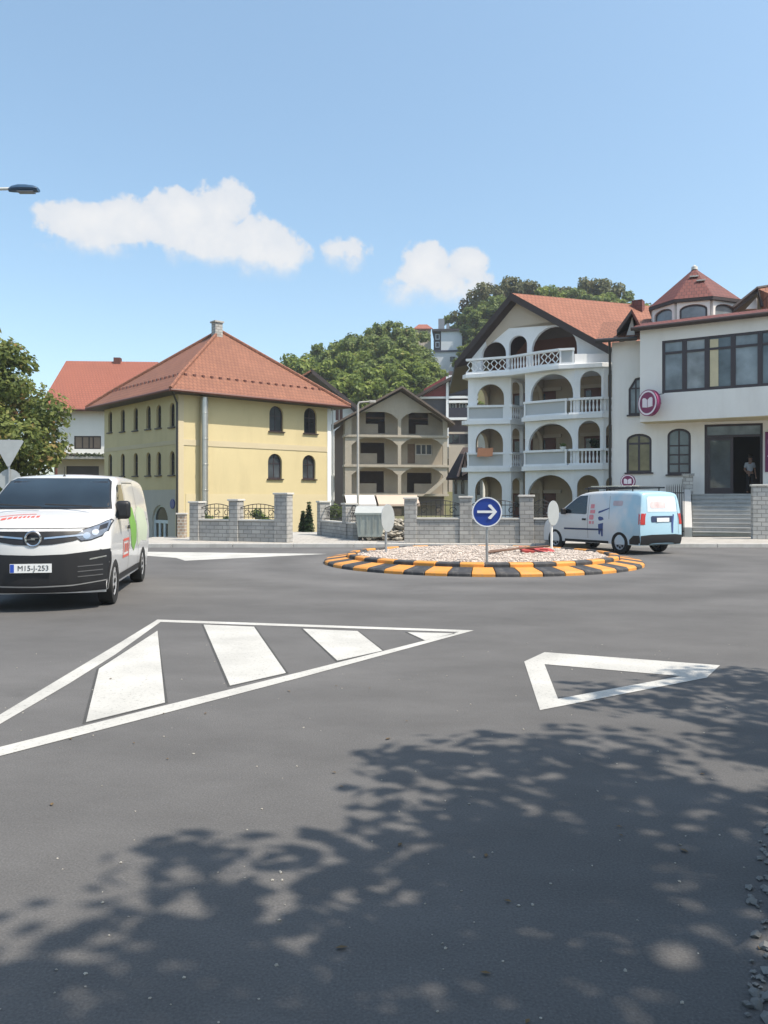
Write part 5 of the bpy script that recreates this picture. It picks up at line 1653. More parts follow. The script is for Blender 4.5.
# ================================================================== street lamps and signs
t = thing('street_lamp', 'tall street lamp whose blue grey head reaches over the road above the white van', 'lamp', (-11.9, 19, 0))
MB().tube([(0, 0, -.03), (0, 0, .1), (0, 0, 4.5), (0, 0, 8.7)], [.13, .1, .085, .06], 14).build('pole', ZINC, t, smooth=True)
MB().tube([(0, 0, 8.69), (.25, 0, 8.86), (1.2, 0, 8.93), (3.1, 0, 8.97)], .036, 10).build('arm', pm('pale_lamp_arm', (.55, .55, .52), .5), t, smooth=True)
hx = P(9, 188, 19).x + 11.9; hx2 = P(38.5, 188, 19).x + 11.9
mb = MB()
prof = [(0, .05, .03), (.12, .11, .075), (.35, .15, .105), (.6, .155, .1), (.85, .14, .08), (.97, .12, .05), (1, .1, .03)]
vs = []; fs = []
for (k, w, h) in prof:
    x = hx + (hx2 - hx) * k
    for q in range(12):
        an = 2 * math.pi * q / 12
        vs.append((x, w * math.cos(an), 8.95 + (h * 1.1 * math.sin(an) if math.sin(an) > 0 else .055 * math.sin(an))))
for i in range(len(prof) - 1):
    for q in range(12):
        fs.append((i * 12 + q, i * 12 + (q + 1) % 12, (i + 1) * 12 + (q + 1) % 12, (i + 1) * 12 + q))
fs += [tuple(range(12)), tuple(range(12 * (len(prof) - 1), 12 * len(prof)))]
mb.add(vs, fs)
lh = mb.build('lamp_head', pm('blue_grey_lamp_head', (.03, .07, .13), .4, .1, 3), t, smooth=True)
MB().box(hx + .22, hx2 - .1, -.09, .09, 8.875, 8.897).build('lens', pm('lamp_lens', (.22, .23, .27), .2), lh)

x, y = xy(358, 35)
t = thing('street_lamp', 'thin pale lamp post with a short bent arm in front of the unfinished house', 'lamp', (x, y, gz(x, y) - .02))
zt_ = P(358, 402, 35).z - t.location.z
MB().tube([(0, 0, 0), (0, 0, zt_ - .12), (.06, 0, zt_ - .02), (.22, 0, zt_)], [.06, .048, .043, .038], 10).build('pole', pm('pale_lamp_post', (.40, .38, .35), .6), t, smooth=True)
MB().tube([(.2, 0, zt_), (.5, 0, zt_ + .02)], .035, 8).build('arm', pm('pale_lamp_post', (.52, .5, .46), .6), t, smooth=True)
MB().box(.5, .78, -.09, .09, zt_ - .04, zt_ + .07).build('lamp_head', pm('pale_lamp_post', (.52, .5, .46), .6), t, bevel=.02)


def disc(r, y0, y1, n=40):
    mb = MB(); mb.lathe([(0, -y1), (r, -y1), (r, -y0), (0, -y0)], n, Matrix.Rotation(R(90), 4, 'X')); return mb


# blue arrow sign, facing the viewpoint
c = P(487, 512, 17.25); zc = c.z
t = thing('arrow_sign', 'round blue sign with a white arrow pointing along the roundabout', 'sign', (c.x, c.y, .1), R(-4))
zc -= .1
rr = .325
MB().tube([(0, .045, 0), (0, .045, zc + .1)], .03, 12).build('pole', ZINC, t, smooth=True)
pl = disc(rr, .0, .012).build('plate', pm('blue_sign_face', (.012, .045, .27), .35, .04, 3), t, smooth=True); pl.location = (0, 0, zc)
rg = MB(); rg.lathe([(rr - .028, .0125), (rr - .028, .017), (rr - .002, .017), (rr - .002, .0125)], 48, Matrix.Rotation(R(90), 4, 'X'))
WF = pm('white_sign_face', (.72, .74, .76), .4, .03, 3)
o = rg.build('border', WF, t); o.location = (0, 0, zc)
for v in o.data.vertices: pass
aw = MB()
aw.ext([(-.21, -.026), (.12, -.026), (.02, -.125), (.04, -.155), (.085, -.155), (.215, 0), (.085, .155), (.04, .155), (.02, .125), (.12, .026), (-.21, .026)], [], FRONT(-.019), 0, .006)
o = aw.build('arrow', WF, t); o.location = (0, 0, zc + .005)
# two round signs seen from behind on the island
for (px, py, D, bz, yaw, lab) in ((386, 518, 20.6, .25, 62, 'edge-on grey back of a round sign on the island before the waste container'), (551.5, 513, 21.6, .25, 52, 'grey back of a round sign on the island in front of the light blue van')):
    c = P(px, py, D)
    t = thing('traffic_sign', lab, 'sign', (c.x, c.y, bz - .1), R(yaw), 'round signs seen from behind')
    zc = c.z - bz + .1
    r_ = .36 if px < 400 else .335
    MB().tube([(0, 0, 0), (0, 0, zc + .25)], .032, 12).build('pole', ZINC if px < 400 else WHITE, t, smooth=True)
    o = disc(r_, -.06, -.045).build('plate', SIGNBACK, t, smooth=True); o.location = (0, 0, zc)
    mb = MB(); mb.box(-.2, .2, .034, .044, -.03, .03); o = mb.build('clamp', ZINC, t); o.location = (0, 0, zc)
# signs near the walnut tree, seen from behind
cA = P(9, 449, 26.2)
t = thing('yield_sign', 'grey triangular sign back pointing down behind the white van', 'sign', (cA.x, cA.y, 0), R(8))
MB().tube([(0, 0, -.03), (0, 0, cA.z + .32)], .034, 12).build('pole', ZINC, t, smooth=True)
z1, z0 = P(9, 440, 26.2).z, P(9, 466.5, 26.2).z; w = .47
tri = [(-w, z1 - .05), (-w + .05, z1), (w - .05, z1), (w, z1 - .05), (.04, z0), (-.04, z0)]
MB().ext(list(reversed(tri)), [], FRONT(-.06), 0, .015).build('plate', SIGNBACK, t)
mb = MB(); mb.box(-.3, .3, -.044, -.034, z1 - .2, z1 - .15); mb.build('clamp', ZINC, t)
z2 = P(9, 480, 26.2).z
o = disc(.36, .05, .065).build('round_plate', SIGNBACK, t, smooth=True); o.location = (.0, 0, z2)

# ================================================================== roundabout island
IC = Vector((2.46, 20.35, 0)); R0, R1, R2 = 3.97, 3.40, 3.18
KY = pm('yellow_kerb_paint', (.60, .255, .045), .6, .14, 2.5, .15, 30, dirt=(.33, .21, .10), dscale=3.5, dirt_amt=.8)
KB = pm('black_kerb_rubber', (.035, .036, .04), .75, .25, 3, .15, 30, dirt=(.14, .13, .12), dscale=3.5, dirt_amt=.8)


def ring_block(n, prof):
    a = math.pi / n - .0022
    mb = MB(); vs = []; fs = []; k = 4; m = len(prof)
    for i in range(k + 1):
        w = -a + 2 * a * i / k
        for r, z in prof:
            vs.append((r * math.cos(w), r * math.sin(w), z))
    for i in range(k):
        for j in range(m):
            fs.append((i * m + j, (i + 1) * m + j, (i + 1) * m + (j + 1) % m, i * m + (j + 1) % m))
    fs += [tuple(range(m)), tuple(reversed(range(k * m, (k + 1) * m)))]
    mb.add(vs, fs); return mb


OUT = [(R0, -.02), (R0, .06), (R0 - .05, .095), (R1 + .05, .155), (R1 + .006, .15), (R1 + .006, -.02)]
INN = [(R1, -.02), (R1, .215), (R1 - .03, .24), (R2 + .03, .25), (R2, .235), (R2, -.02)]
for (nm, n, prof, ph, word) in (('kerb_block', 50, OUT, 0.02, 'sloped outer ring of the roundabout'), ('ring_stone', 40, INN, .06, 'raised inner ring against the white gravel')):
    pr = [None, None]
    for k in range(n):
        c = k % 2
        if pr[c] is None:
            pr[c] = ring_block(n, prof).build(nm, (KY, KB)[c], bevel=.012)
            tag(pr[c], ('yellow' if c == 0 else 'black') + ' painted block in the ' + word, 'kerb block', ('yellow' if c == 0 else 'black') + ' blocks, ' + word)
            o = pr[c]
        else:
            o = pr[c].copy(); COL.objects.link(o)
        o.location = IC; o.rotation_euler = (0, 0, 2 * math.pi * (k + .5) / n + ph)
# gravel mound
rng = random.Random(23)


def mound(r, a):
    k = max(0, 1 - (r / R2) ** 2)
    return .17 + .15 * k ** .8 + .09 * k ** .3 * mnoise.noise(Vector((r * math.cos(a) * 1.4, r * math.sin(a) * 1.4, 2)))


mb = MB(); nr, na = 16, 72
mb.v.append((0, 0, mound(0, 0)))
for i in range(1, nr + 1):
    for j in range(na):
        r, a = (R2 - .01) * i / nr, 2 * math.pi * j / na
        mb.v.append((r * math.cos(a), r * math.sin(a), mound(r, a)))
for j in range(na):
    mb.f.append((0, 1 + j, 1 + (j + 1) % na))
for i in range(nr - 1):
    for j in range(na):
        mb.f.append((1 + i * na + j, 1 + (i + 1) * na + j, 1 + (i + 1) * na + (j + 1) % na, 1 + i * na + (j + 1) % na))
PG = pm('pale_gravel', (.48, .415, .365), .9, .35, 8, .6, 22)
o = mb.build('gravel_bed', PG, smooth=True); o.location = IC; struct(o)
mb = MB()
for k in range(11000):
    r, a = (R2 - .06) * math.sqrt(rng.random()), rng.uniform(0, 6.2832)
    pebble(mb, Vector((r * math.cos(a), r * math.sin(a), mound(r, a) + .008)), rng.choice((.009, .012, .015, .02, .028)), rng)
o = mb.build('white_gravel', PG); o.location = IC
tag(o, 'pale crushed gravel filling the roundabout island', 'gravel', kind='stuff')
# bits lying on the gravel: red plastic panel and broken brown boards
def on_mound(px, py):
    p = G(px, py, .33); q = p - IC
    return Vector((p.x, p.y, mound(math.hypot(q.x, q.y), math.atan2(q.y, q.x)) + .03))


c = on_mound(536, 551)
o = MB().ext([(-.42, -.16), (.42, -.16), (.45, -.1), (.45, .12), (.38, .17), (-.4, .17)], [rect(-.3, -.05, -.06, .06), rect(.08, .3, -.06, .06)], lambda p, q, d: (p, q, d), 0, .07).build('plastic_barrier', pm('faded_red_plastic', (.36, .045, .04), .6, .15, 3), bevel=.012)
o.location = c; o.rotation_euler = (R(14), R(4), R(12)); tag(o, 'faded red plastic barrier lying on the gravel of the roundabout', 'barrier')
BRD = pm('weathered_brown_board', (.16, .09, .06), .85, .3, 4)
for (px, py, rz, l, lab) in ((519, 551, -20, .75, 'broken brown board leaning on the red barrier on the gravel'), (508, 552.5, 15, .55, 'short brown board lying apart on the gravel near the arrow sign')):
    o = MB().ext([(-l, -.05), (l, -.06), (l - .06, .05), (-l + .03, .05)], [], lambda p, q, d: (p, q, d), 0, .035).build('broken_board', BRD, bevel=.006)
    o.location = on_mound(px, py) + Vector((0, 0, .03)); o.rotation_euler = (R(5), R(-6), R(rz)); tag(o, lab, 'board', 'broken boards on the island')

# ================================================================== vans
def smooth_curve(pts, sub):
    """Catmull-Rom through 2-D points; pts flagged with a third value stay sharp"""
    out = []
    n = len(pts)
    for i in range(n - 1):
        p0, p1, p2, p3 = pts[max(i - 1, 0)], pts[i], pts[i + 1], pts[min(i + 2, n - 1)]
        for k in range(sub):
            t = k / sub
            out.append(tuple(.5 * ((2 * p1[a]) + (-p0[a] + p2[a]) * t + (2 * p0[a] - 5 * p1[a] + 4 * p2[a] - p3[a]) * t * t + (-p0[a] + 3 * p1[a] - 3 * p2[a] + p3[a]) * t ** 3) for a in (0, 1)))
    out.append(tuple(pts[-1][:2]))
    return out


class Van:
    def __init__(s, root, outline, sill, hw, hwr, hws, belt, roof, xf, kf, xr, kr, rc=.14, crown=.05, ks=1.3):
        """outline: nose to tail upper silhouette (x, z); half widths at belt, roof, sill; plan rounding at both ends"""
        s.root = root
        st = smooth_curve(outline, 4)
        xs0, xs1 = outline[0][0], outline[-1][0]
        rings = []; n = len(st); M = 8; T = 5
        for i, (xt, zt) in enumerate(st):
            f = i / (n - 1)
            xb = min(max(xt, xs1), xs0)
            r = min(rc, .45 * (zt - sill))
            def half(z):
                if z < belt:
                    k = (z - sill) / (belt - sill); return hws + (hw - hws) * (1 - (1 - k) ** 2)
                k = min(1, (z - belt) / (roof - belt)); return hw + (hwr - hw) * k ** ks
            side = []
            for j in range(M + 1):
                z = sill + (zt - r - crown * .6 - sill) * j / M
                side.append((half(z), z, (z - sill) / max(.01, zt - sill)))
            hz_ = half(zt - r)
            for j in range(1, T + 1):
                a = math.pi / 2 * j / T
                side.append((hz_ - r * (1 - math.cos(a)), zt - r - crown * .6 + (r) * math.sin(a), 1))
            ye = hz_ - r
            ze = side[-1][1]
            for j in range(1, 5):
                y = ye * (1 - j / 4)
                side.append((y, ze + crown * .6 * (1 - (y / ye) ** 2), 1))
            ring = []
            for (y, z, k) in side:
                ring.append(s._bend(xb + (xt - xb) * k, y, z, xf, kf, xr, kr, hw))
            ring = [(x, -y, z) for (x, y, z) in ring] + [(x, y, z) for (x, y, z) in reversed(ring[:-1])]
            rings.append(ring)
        m = len(rings[0])
        mb = MB()
        for rg in rings:
            mb.v += rg
        for i in range(n - 1):
            for j in range(m):
                k = (j + 1) % m
                mb.f.append((i * m + j, i * m + k, (i + 1) * m + k, (i + 1) * m + j))
        mb.f += [tuple(range(m)), tuple(reversed(range((n - 1) * m, n * m)))]
        s.shell = mb
        bm = bmesh.new(); me = bpy.data.meshes.new('tmp'); me.from_pydata(mb.v, [], mb.f); bm.from_mesh(me)
        bmesh.ops.recalc_face_normals(bm, faces=bm.faces)
        bmesh.ops.triangulate(bm, faces=bm.faces)
        s.bvh = BVHTree.FromBMesh(bm)
        mb.v = [tuple(v.co) for v in bm.verts]; bm.verts.index_update(); mb.f = [tuple(v.index for v in f.verts) for f in bm.faces]
        bm.free(); bpy.data.meshes.remove(me)

    @staticmethod
    def _bend(x, y, z, xf, kf, xr, kr, hw):
        q = (abs(y) / hw) ** 2.6
        if x > xf[0]:
            x -= kf * q * sm((x - xf[0]) / (xf[1] - xf[0]))
        if x < xr[0]:
            x += kr * q * sm((xr[0] - x) / (xr[0] - xr[1]))
        return (x, y, z)

    def body(s, mat, wheels, rad):
        o = s.shell.build('body', mat, s.root, smooth=True, angle=50)
        cut = MB()
        for x in wheels:
            for sg in (-1, 1):
                cut.lathe([(rad, -.19), (rad, .19)], 40, Matrix.Translation((x, sg * .87, rad * .86)) @ Matrix.Rotation(R(90), 4, 'X'), cap=True)
        c = cut.build('cutter', RUBBER)
        md = o.modifiers.new('arch', 'BOOLEAN'); md.object = c; md.operation = 'DIFFERENCE'; md.solver = 'EXACT'
        dg = bpy.context.evaluated_depsgraph_get(); dg.update()
        me = bpy.data.meshes.new_from_object(o.evaluated_get(dg))
        o.modifiers.clear(); o.data = me; me.materials.clear(); me.materials.append(mat)
        me.shade_smooth(); me.set_sharp_from_angle(angle=R(42))
        for p in me.polygons:
            p.material_index = 0
        bpy.data.objects.remove(c)
        return o

    def patch(s, name, mat, poly, axis, eps=.004, grid=.07, parent=None, th=0.0, smooth=True, hole=None):
        """a panel that follows the body: polygon given in the view along axis ('+y','-y','+x','-x','+z')"""
        ax = {'+y': Vector((0, 1, 0)), '-y': Vector((0, -1, 0)), '+x': Vector((1, 0, 0)), '-x': Vector((-1, 0, 0)), '+z': Vector((0, 0, 1))}[axis]
        to3 = {'y': lambda p: Vector((p[0], 0, p[1])), 'x': lambda p: Vector((0, p[0], p[1])), 'z': lambda p: Vector((p[0], p[1], 0))}[axis[1]]
        bm = bmesh.new()
        loops = [list(poly)] + ([list(hole)] if hole else [])
        fine = []
        for lp in loops:                                   # outline resampled, then a grid of points inside
            q = []
            for k in range(len(lp)):
                a, b = Vector(lp[k]), Vector(lp[(k + 1) % len(lp)])
                m = max(1, int((b - a).length / grid))
                q += [tuple(a.lerp(b, t / m)) for t in range(m)]
            fine.append(q)
        pts = [Vector(p) for q in fine for p in q]; edges = []; k = 0
        for q in fine:
            edges += [(k + t, k + (t + 1) % len(q)) for t in range(len(q))]; k += len(q)
        x0, x1 = min(p.x for p in pts), max(p.x for p in pts); z0, z1 = min(p.y for p in pts), max(p.y for p in pts)
        nx, nz_ = int((x1 - x0) / grid), int((z1 - z0) / grid)
        for ix in range(1, nx + 1):
            for iz in range(1, nz_ + 1):
                c = (x0 + (x1 - x0) * ix / (nx + 1), z0 + (z1 - z0) * iz / (nz_ + 1))
                if inside(c, fine[0]) and not (hole and inside(c, fine[1])):
                    pts.append(Vector(c))
        vo, _, fo, _, _, _ = delaunay_2d_cdt(pts, edges, [], 0, 1e-5)
        vs = [bm.verts.new(to3(p)) for p in vo]
        for f in fo:
            c = (sum(vo[t][0] for t in f) / 3, sum(vo[t][1] for t in f) / 3)
            if inside(c, fine[0]) and not (hole and inside(c, fine[1])):
                bm.faces.new([vs[t] for t in f])
        bad = []
        for v in bm.verts:
            h = s.bvh.ray_cast(v.co + ax * 12, -ax)
            for jx, jy, jz in ((.0007, .0005, .0009), (-.0008, -.0006, -.0007), (.001, -.0011, .0012)):
                if h[0] is None:
                    h = s.bvh.ray_cast(v.co + ax * 12 + Vector((jx, jy, jz)), -ax)
            if h[0] is None:
                bad.append(v); continue
            nrm = h[1]
            if nrm.dot(ax) < 0:
                nrm = -nrm
            v.co = h[0] + nrm * eps
        bmesh.ops.delete(bm, geom=bad, context='VERTS')
        bmesh.ops.recalc_face_normals(bm, faces=bm.faces)
        if bm.faces and sum((f.normal.dot(ax) for f in bm.faces)) < 0:
            bmesh.ops.reverse_faces(bm, faces=bm.faces)
        me = bpy.data.meshes.new(name); bm.to_mesh(me); bm.free()
        uv_box(me)
        me.materials.append(mat)
        if smooth:
            me.shade_smooth()
        o = bpy.data.objects.new(name, me); COL.objects.link(o); o.parent = parent or s.root
        if th:
            md = o.modifiers.new('thickness', 'SOLIDIFY'); md.thickness = th; md.offset = 1
        return o

    def wheels(s, xs, yo, rad, wid, hub):
        for x in xs:
            for sg in (-1, 1):
                X = Matrix.Translation((x, sg * yo, rad)) @ Matrix.Rotation(R(-90 * sg), 4, 'X')   # +z outward
                w = thing('wheel', '', '', (0, 0, 0)); del w['label']; del w['category']; w.parent = s.root
                MB().lathe([(rad * .62, -wid), (rad * .9, -wid), (rad, -wid * .75), (rad, -wid * .1), (rad * .985, 0), (rad * .9, .012), (rad * .64, .0)], 40, X).build('tyre', RUBBER, w, smooth=True)
                mb = MB(); mb.lathe([(0, -.035), (rad * .2, -.03), (rad * .24, -.045), (rad * .5, -.03), (rad * .6, -.008), (rad * .65, -.012), (rad * .65, -wid)], 40, X)
                mb.build('rim', hub, w, smooth=True)
                mb = MB()
                for k in range(8):
                    a = 2 * math.pi * k / 8
                    mb.lathe([(0, -.028), (.034, -.028), (.034, -.036)], 10, X @ Matrix.Translation((rad * .42 * math.cos(a), rad * .42 * math.sin(a), .012)))
                mb.build('rim_holes', BLACKP, w)


def rrect(x0, x1, z0, z1, r, n=4):
    out = []
    for (cx, cz, a) in ((x1 - r, z1 - r, 0), (x0 + r, z1 - r, 90), (x0 + r, z0 + r, 180), (x1 - r, z0 + r, 270)):
        for k in range(n + 1):
            w = R(a + 90 * k / n); out.append((cx + r * math.cos(w), cz + r * math.sin(w)))
    return out


def place_root(px, pyg, D, heading, local_xy):
    """world position of a vehicle's origin so that local (x, y) stands at pixel px, depth D"""
    h = Vector(heading).normalized(); l = Vector((-h.y, h.x))
    w = Vector(((px - CX) * D / F, D)) - h * local_xy[0] - l * local_xy[1]
    return (w.x, w.y, 0), math.atan2(h.y, h.x)


CARW = pm('white_car_paint', (.57, .57, .57), .3, .015, .8, coat=.6, dirt=(.6, .58, .54), dscale=.8, dirt_amt=.25)
CARGLASS = glass('car_glass', (.018, .028, .038), .03, .7)
RIMS = pm('steel_rim', (.32, .32, .33), .45, .1, 4, metallic=.2)
CHROME = pm('chrome', (.55, .56, .58), .18, .05, 4, metallic=1.0)
LAMP = pm('headlamp_glass', (.13, .15, .19), .08, .45, 9, spec=.8, coat=.6)
SEAM = pm('panel_gap', (.05, .05, .05), .7)

# ---------------------------------------------------- white delivery van coming towards the viewpoint
loc, rz = place_root(113.5, 601, 12.25, (.17, -.985), (0, .94))
v = thing('delivery_van', 'white delivery van driving towards the viewpoint with black bumper and red lettering on its bonnet', 'van', loc, rz)
v.scale = (1.02, 1.02, 1.035)
V = Van(v, [(.84, .26), (.88, .36), (.89, .6), (.885, .84), (.86, 1.0), (.80, 1.13), (.64, 1.22), (.40, 1.30), (.15, 1.355), (.0, 1.395), (-.36, 1.60), (-.72, 1.79), (-.90, 1.87), (-1.2, 1.93), (-1.8, 1.955), (-2.9, 1.95), (-3.8, 1.925), (-4.06, 1.88), (-4.16, 1.72), (-4.22, 1.2), (-4.23, .6), (-4.2, .28)],
        .26, .96, .80, .90, .95, 1.95, (-.55, .75), .42, (-3.6, -4.2), .08)
V.body(CARW, (0, -3.275), .40)
V.wheels((0, -3.275), .945, .335, .21, RIMS)
fy = lambda y: y
WS = [(-.80, 1.415), (.80, 1.415), (.84, 1.43), (.74, 1.80), (.68, 1.855), (-.68, 1.855), (-.74, 1.80), (-.84, 1.43)]
V.patch('windscreen', CARGLASS, WS, '+x', .008, .08)
V.patch('windscreen_surround', BLACKP, [(-.87, 1.395), (.87, 1.395), (.76, 1.82), (.69, 1.868), (-.69, 1.868), (-.76, 1.82)], '+x', .005, .06)
mb = MB()
for (p, q) in (((.02, .62, 1.418), (-.05, -.05, 1.45)), ((.03, -.1, 1.41), (-.04, -.72, 1.45))):
    mb.tube([Vector(p) + Vector((.03, 0, .02)), Vector(q) + Vector((.04, 0, .02))], .012, 6)
mb.build('wiper', BLACKP, v)
for sg, ax in ((1, '+y'), (-1, '-y')):
    V.patch('side_window', CARGLASS, [(-.18, 1.30), (-.33, 1.37), (-.80, 1.73), (-.92, 1.77), (-1.28, 1.78), (-1.30, 1.28), (-1.27, 1.25), (-.22, 1.26)], ax, .005, .09)
    V.patch('door_seam', SEAM, [(-1.42, .42), (-1.405, .42), (-1.385, 1.80), (-1.40, 1.80)], ax, .003, .1)
    V.patch('door_seam', SEAM, [(-2.62, .42), (-2.605, .42), (-2.585, 1.82), (-2.60, 1.82)], ax, .003, .1)
    V.patch('door_seam', SEAM, [(-1.4, 1.80), (-1.4, 1.815), (-2.6, 1.835), (-2.6, 1.82)], ax, .003, .1)
    V.patch('side_rail_groove', pm('grey_groove', (.2, .2, .2), .6), [(-1.5, 1.145), (-1.5, 1.165), (-4.0, 1.165), (-4.0, 1.145)], ax, .003, .1)
    V.patch('lower_trim', BLACKP, [(-.46, .30), (-.46, .40), (-2.84, .40), (-2.84, .30)], ax, .012, .1)
    d = V.patch('door_handle', BLACKP, rrect(-1.36, -1.18, 1.06, 1.12, .025), ax, .018, .05, th=.014)
    V.patch('bumper_corner', BLACKP, [(.415, .28), (.43, .50), (.36, .66), (.44, .80), (.60, .845), (.60, .28)], ax, .006, .05)
GREEN = pm('green_livery', (.16, .36, .06), .45, .08, 2); REDL = pm('red_livery', (.62, .10, .07), .45, .05, 3)
V.patch('green_decal_and_reflection', GREEN, [(-1.62, .78), (-1.50, 1.24), (-1.66, 1.44), (-2.05, 1.40), (-2.3, 1.10), (-2.25, .82), (-1.95, .66)], '+y', .005, .08)
V.patch('green_decal_and_reflection', pm('pale_green_reflection', (.50, .56, .42), .45, .08, 2), [(-2.4, .70), (-2.35, 1.30), (-2.75, 1.42), (-3.6, 1.35), (-3.9, 1.0), (-3.7, .75), (-2.85, .8)], '+y', .0045, .09)  # whitish green reflection along the side, painted as a patch
V.patch('red_decal', REDL, rect(-1.36, -.72, .62, .92), '+y', .005, .06, hole=rect(-1.31, -.77, .66, .88))
for (x0, x1) in ((-1.24, -1.16), (-1.10, -1.06), (-1.0, -.88)):
    V.patch('red_decal', REDL, rect(x0, x1, .70, .84), '+y', .0055, .05)
# bonnet lettering, unreadable in the photograph: a row of short red strokes
rng = random.Random(8)
y = -.72
while y < -.02:
    w = rng.uniform(.03, .07)
    V.patch('red_lettering', REDL, [(.37 + .02 * rng.random(), y), (.45, y), (.45, y + w), (.36, y + w)], '+z', .004, .06)
    y += w + .022
V.patch('red_lettering', REDL, [(.26, -.6), (.285, -.6), (.285, -.1), (.26, -.1)], '+z', .004, .06)
V.patch('bonnet_seam', SEAM, [(-.80, 1.135), (.80, 1.135), (.80, 1.146), (-.80, 1.146)], '+x', .003, .06)
# nose
V.patch('grille', BLACKP, [(-.62, 1.10), (-.66, 1.02), (-.5, .965), (-.25, .925), (0, .915), (.25, .925), (.5, .965), (.66, 1.02), (.62, 1.10)], '+x', .008, .05)
V.patch('grille_bar', CHROME, [(-.62, 1.035), (-.14, .995), (-.14, 1.018), (-.62, 1.058)], '+x', .016, .05)
V.patch('grille_bar', CHROME, [(.62, 1.035), (.14, .995), (.14, 1.018), (.62, 1.058)], '+x', .016, .05)
nx_ = V.bvh.ray_cast(Vector((5, 0, 1.005)), Vector((-1, 0, 0)))[0].x
E = MB(); Xn = Matrix.Translation((nx_ + .012, 0, 1.005)) @ Matrix.Rotation(R(90), 4, 'Y')
E.lathe([(.082, 0), (.085, .02), (.1, .026), (.112, .018), (.114, 0)], 32, Xn)
em = E.build('emblem', CHROME, v, smooth=True)
mb = MB(); mb.ext([(-.10, -.012), (-.02, -.005), (-.03, .016), (.10, .012), (.02, .005), (.03, -.016)], [], lambda p, q, d: (nx_ + .02 + d, p, 1.005 + q), 0, .01); mb.build('emblem_bolt', CHROME, em)
for sg in (1, -1):
    L1 = [(.52 * sg, 1.035), (.60 * sg, 1.10), (.78 * sg, 1.17), (.885 * sg, 1.235), (.905 * sg, 1.22), (.90 * sg, 1.10), (.84 * sg, 1.035), (.72 * sg, .985), (.60 * sg, .97)]
    hl = V.patch('headlight', LAMP, L1, '+x', .010, .05)
    V.patch('headlight_rim', BLACKP, [(.50 * sg, 1.03), (.59 * sg, 1.115), (.78 * sg, 1.185), (.895 * sg, 1.255), (.922 * sg, 1.23), (.915 * sg, 1.09), (.85 * sg, 1.02), (.72 * sg, .97), (.60 * sg, .953)], '+x', .006, .05, parent=hl)
    for yy, zz, r_ in ((.66, 1.035, .045), (.76, 1.075, .042)):
        V.patch('lamp_reflector', CHROME, [(sg * (yy + r_ * math.cos(k * .5236)), zz + r_ * math.sin(k * .5236)) for k in range(12)], '+x', .014, .03, parent=hl)
    V.patch('lamp_reflector', BLACKP, [(sg * .80, 1.10), (sg * .885, 1.13), (sg * .885, 1.2), (sg * .80, 1.16)], '+x', .013, .03, parent=hl)
    V.patch('fog_trim', CHROME, [(.70 * sg, .70), (.90 * sg, .735), (.90 * sg, .755), (.70 * sg, .72)], '+x', .014, .04)
    for z in (.47, .54, .61):
        V.patch('bumper_slat', pm('dark_grey_slat', (.09, .09, .095), .5), [(.56 * sg, z), (.86 * sg, z + .012), (.86 * sg, z + .026), (.56 * sg, z + .014)], '+x', .014, .05)
V.patch('bumper', BLACKP, [(-.945, .30), (-.90, .27), (.90, .27), (.945, .30), (.95, .845), (.80, .83), (.4, .79), (0, .78), (-.4, .79), (-.80, .83), (-.95, .845)], '+x', .0075, .05)
V.patch('bumper_lip', pm('grey_bumper_lip', (.2, .2, .2), .5), [(-.90, .40), (-.5, .355), (0, .345), (.5, .355), (.90, .40), (.90, .415), (.5, .372), (0, .362), (-.5, .372), (-.90, .415)], '+x', .014, .05)
# number plate
px_ = V.bvh.ray_cast(Vector((5, 0, .61)), Vector((-1, 0, 0)))[0].x + .02
pl = MB().box(px_, px_ + .012, -.29, .25, .55, .67).build('number_plate', pm('white_plate', (.72, .73, .73), .4, .02, 3), v)
MB().box(px_ + .0122, px_ + .0135, -.286, -.235, .555, .665).build('plate_band', pm('blue_plate_band', (.02, .07, .4), .4), pl)
text_mesh('M15-J-253', .098, pm('plate_ink', (.03, .03, .03), .5), 'plate_text', pl, xform((px_ + .0145, .012, .609), (0, 1, 0), (0, 0, 1), (1, 0, 0)), .0012)
# mirrors
for sg in (1, -1):
    m = MB()
    m.box(-.50, -.34, sg * 1.0 - .11, sg * 1.0 + .11, 1.24, 1.52)
    o = m.build('mirror', BLACKP, v, smooth=True, bevel=.0)
    md = o.modifiers.new('round', 'BEVEL'); md.width = .06; md.segments = 4
    MB().tube([(-.40, sg * .82, 1.27), (-.42, sg * .95, 1.28)], .045, 8).build('mirror_arm', BLACKP, o)
    MB().box(-.512, -.502, sg * 1.0 - .085, sg * 1.0 + .085, 1.28, 1.49).build('mirror_glass', CHROME, o)
MB().lathe([(.03, 0), (.028, .01), (.006, .03), (.003, .16), (0, .161)], 8, Matrix.Translation((-1.05, 0, 1.90))).build('aerial', BLACKP, v)
for sg in (1, -1):
    V.patch('tail_light', pm('red_lamp', (.4, .02, .02), .2, .1, 5), rect(min(sg * .70, sg * .80), max(sg * .70, sg * .80), .9, 1.5), '-x', .01, .06)
V.patch('rear_window', CARGLASS, rect(-.6, .6, 1.2, 1.7), '-x', .005, .1)

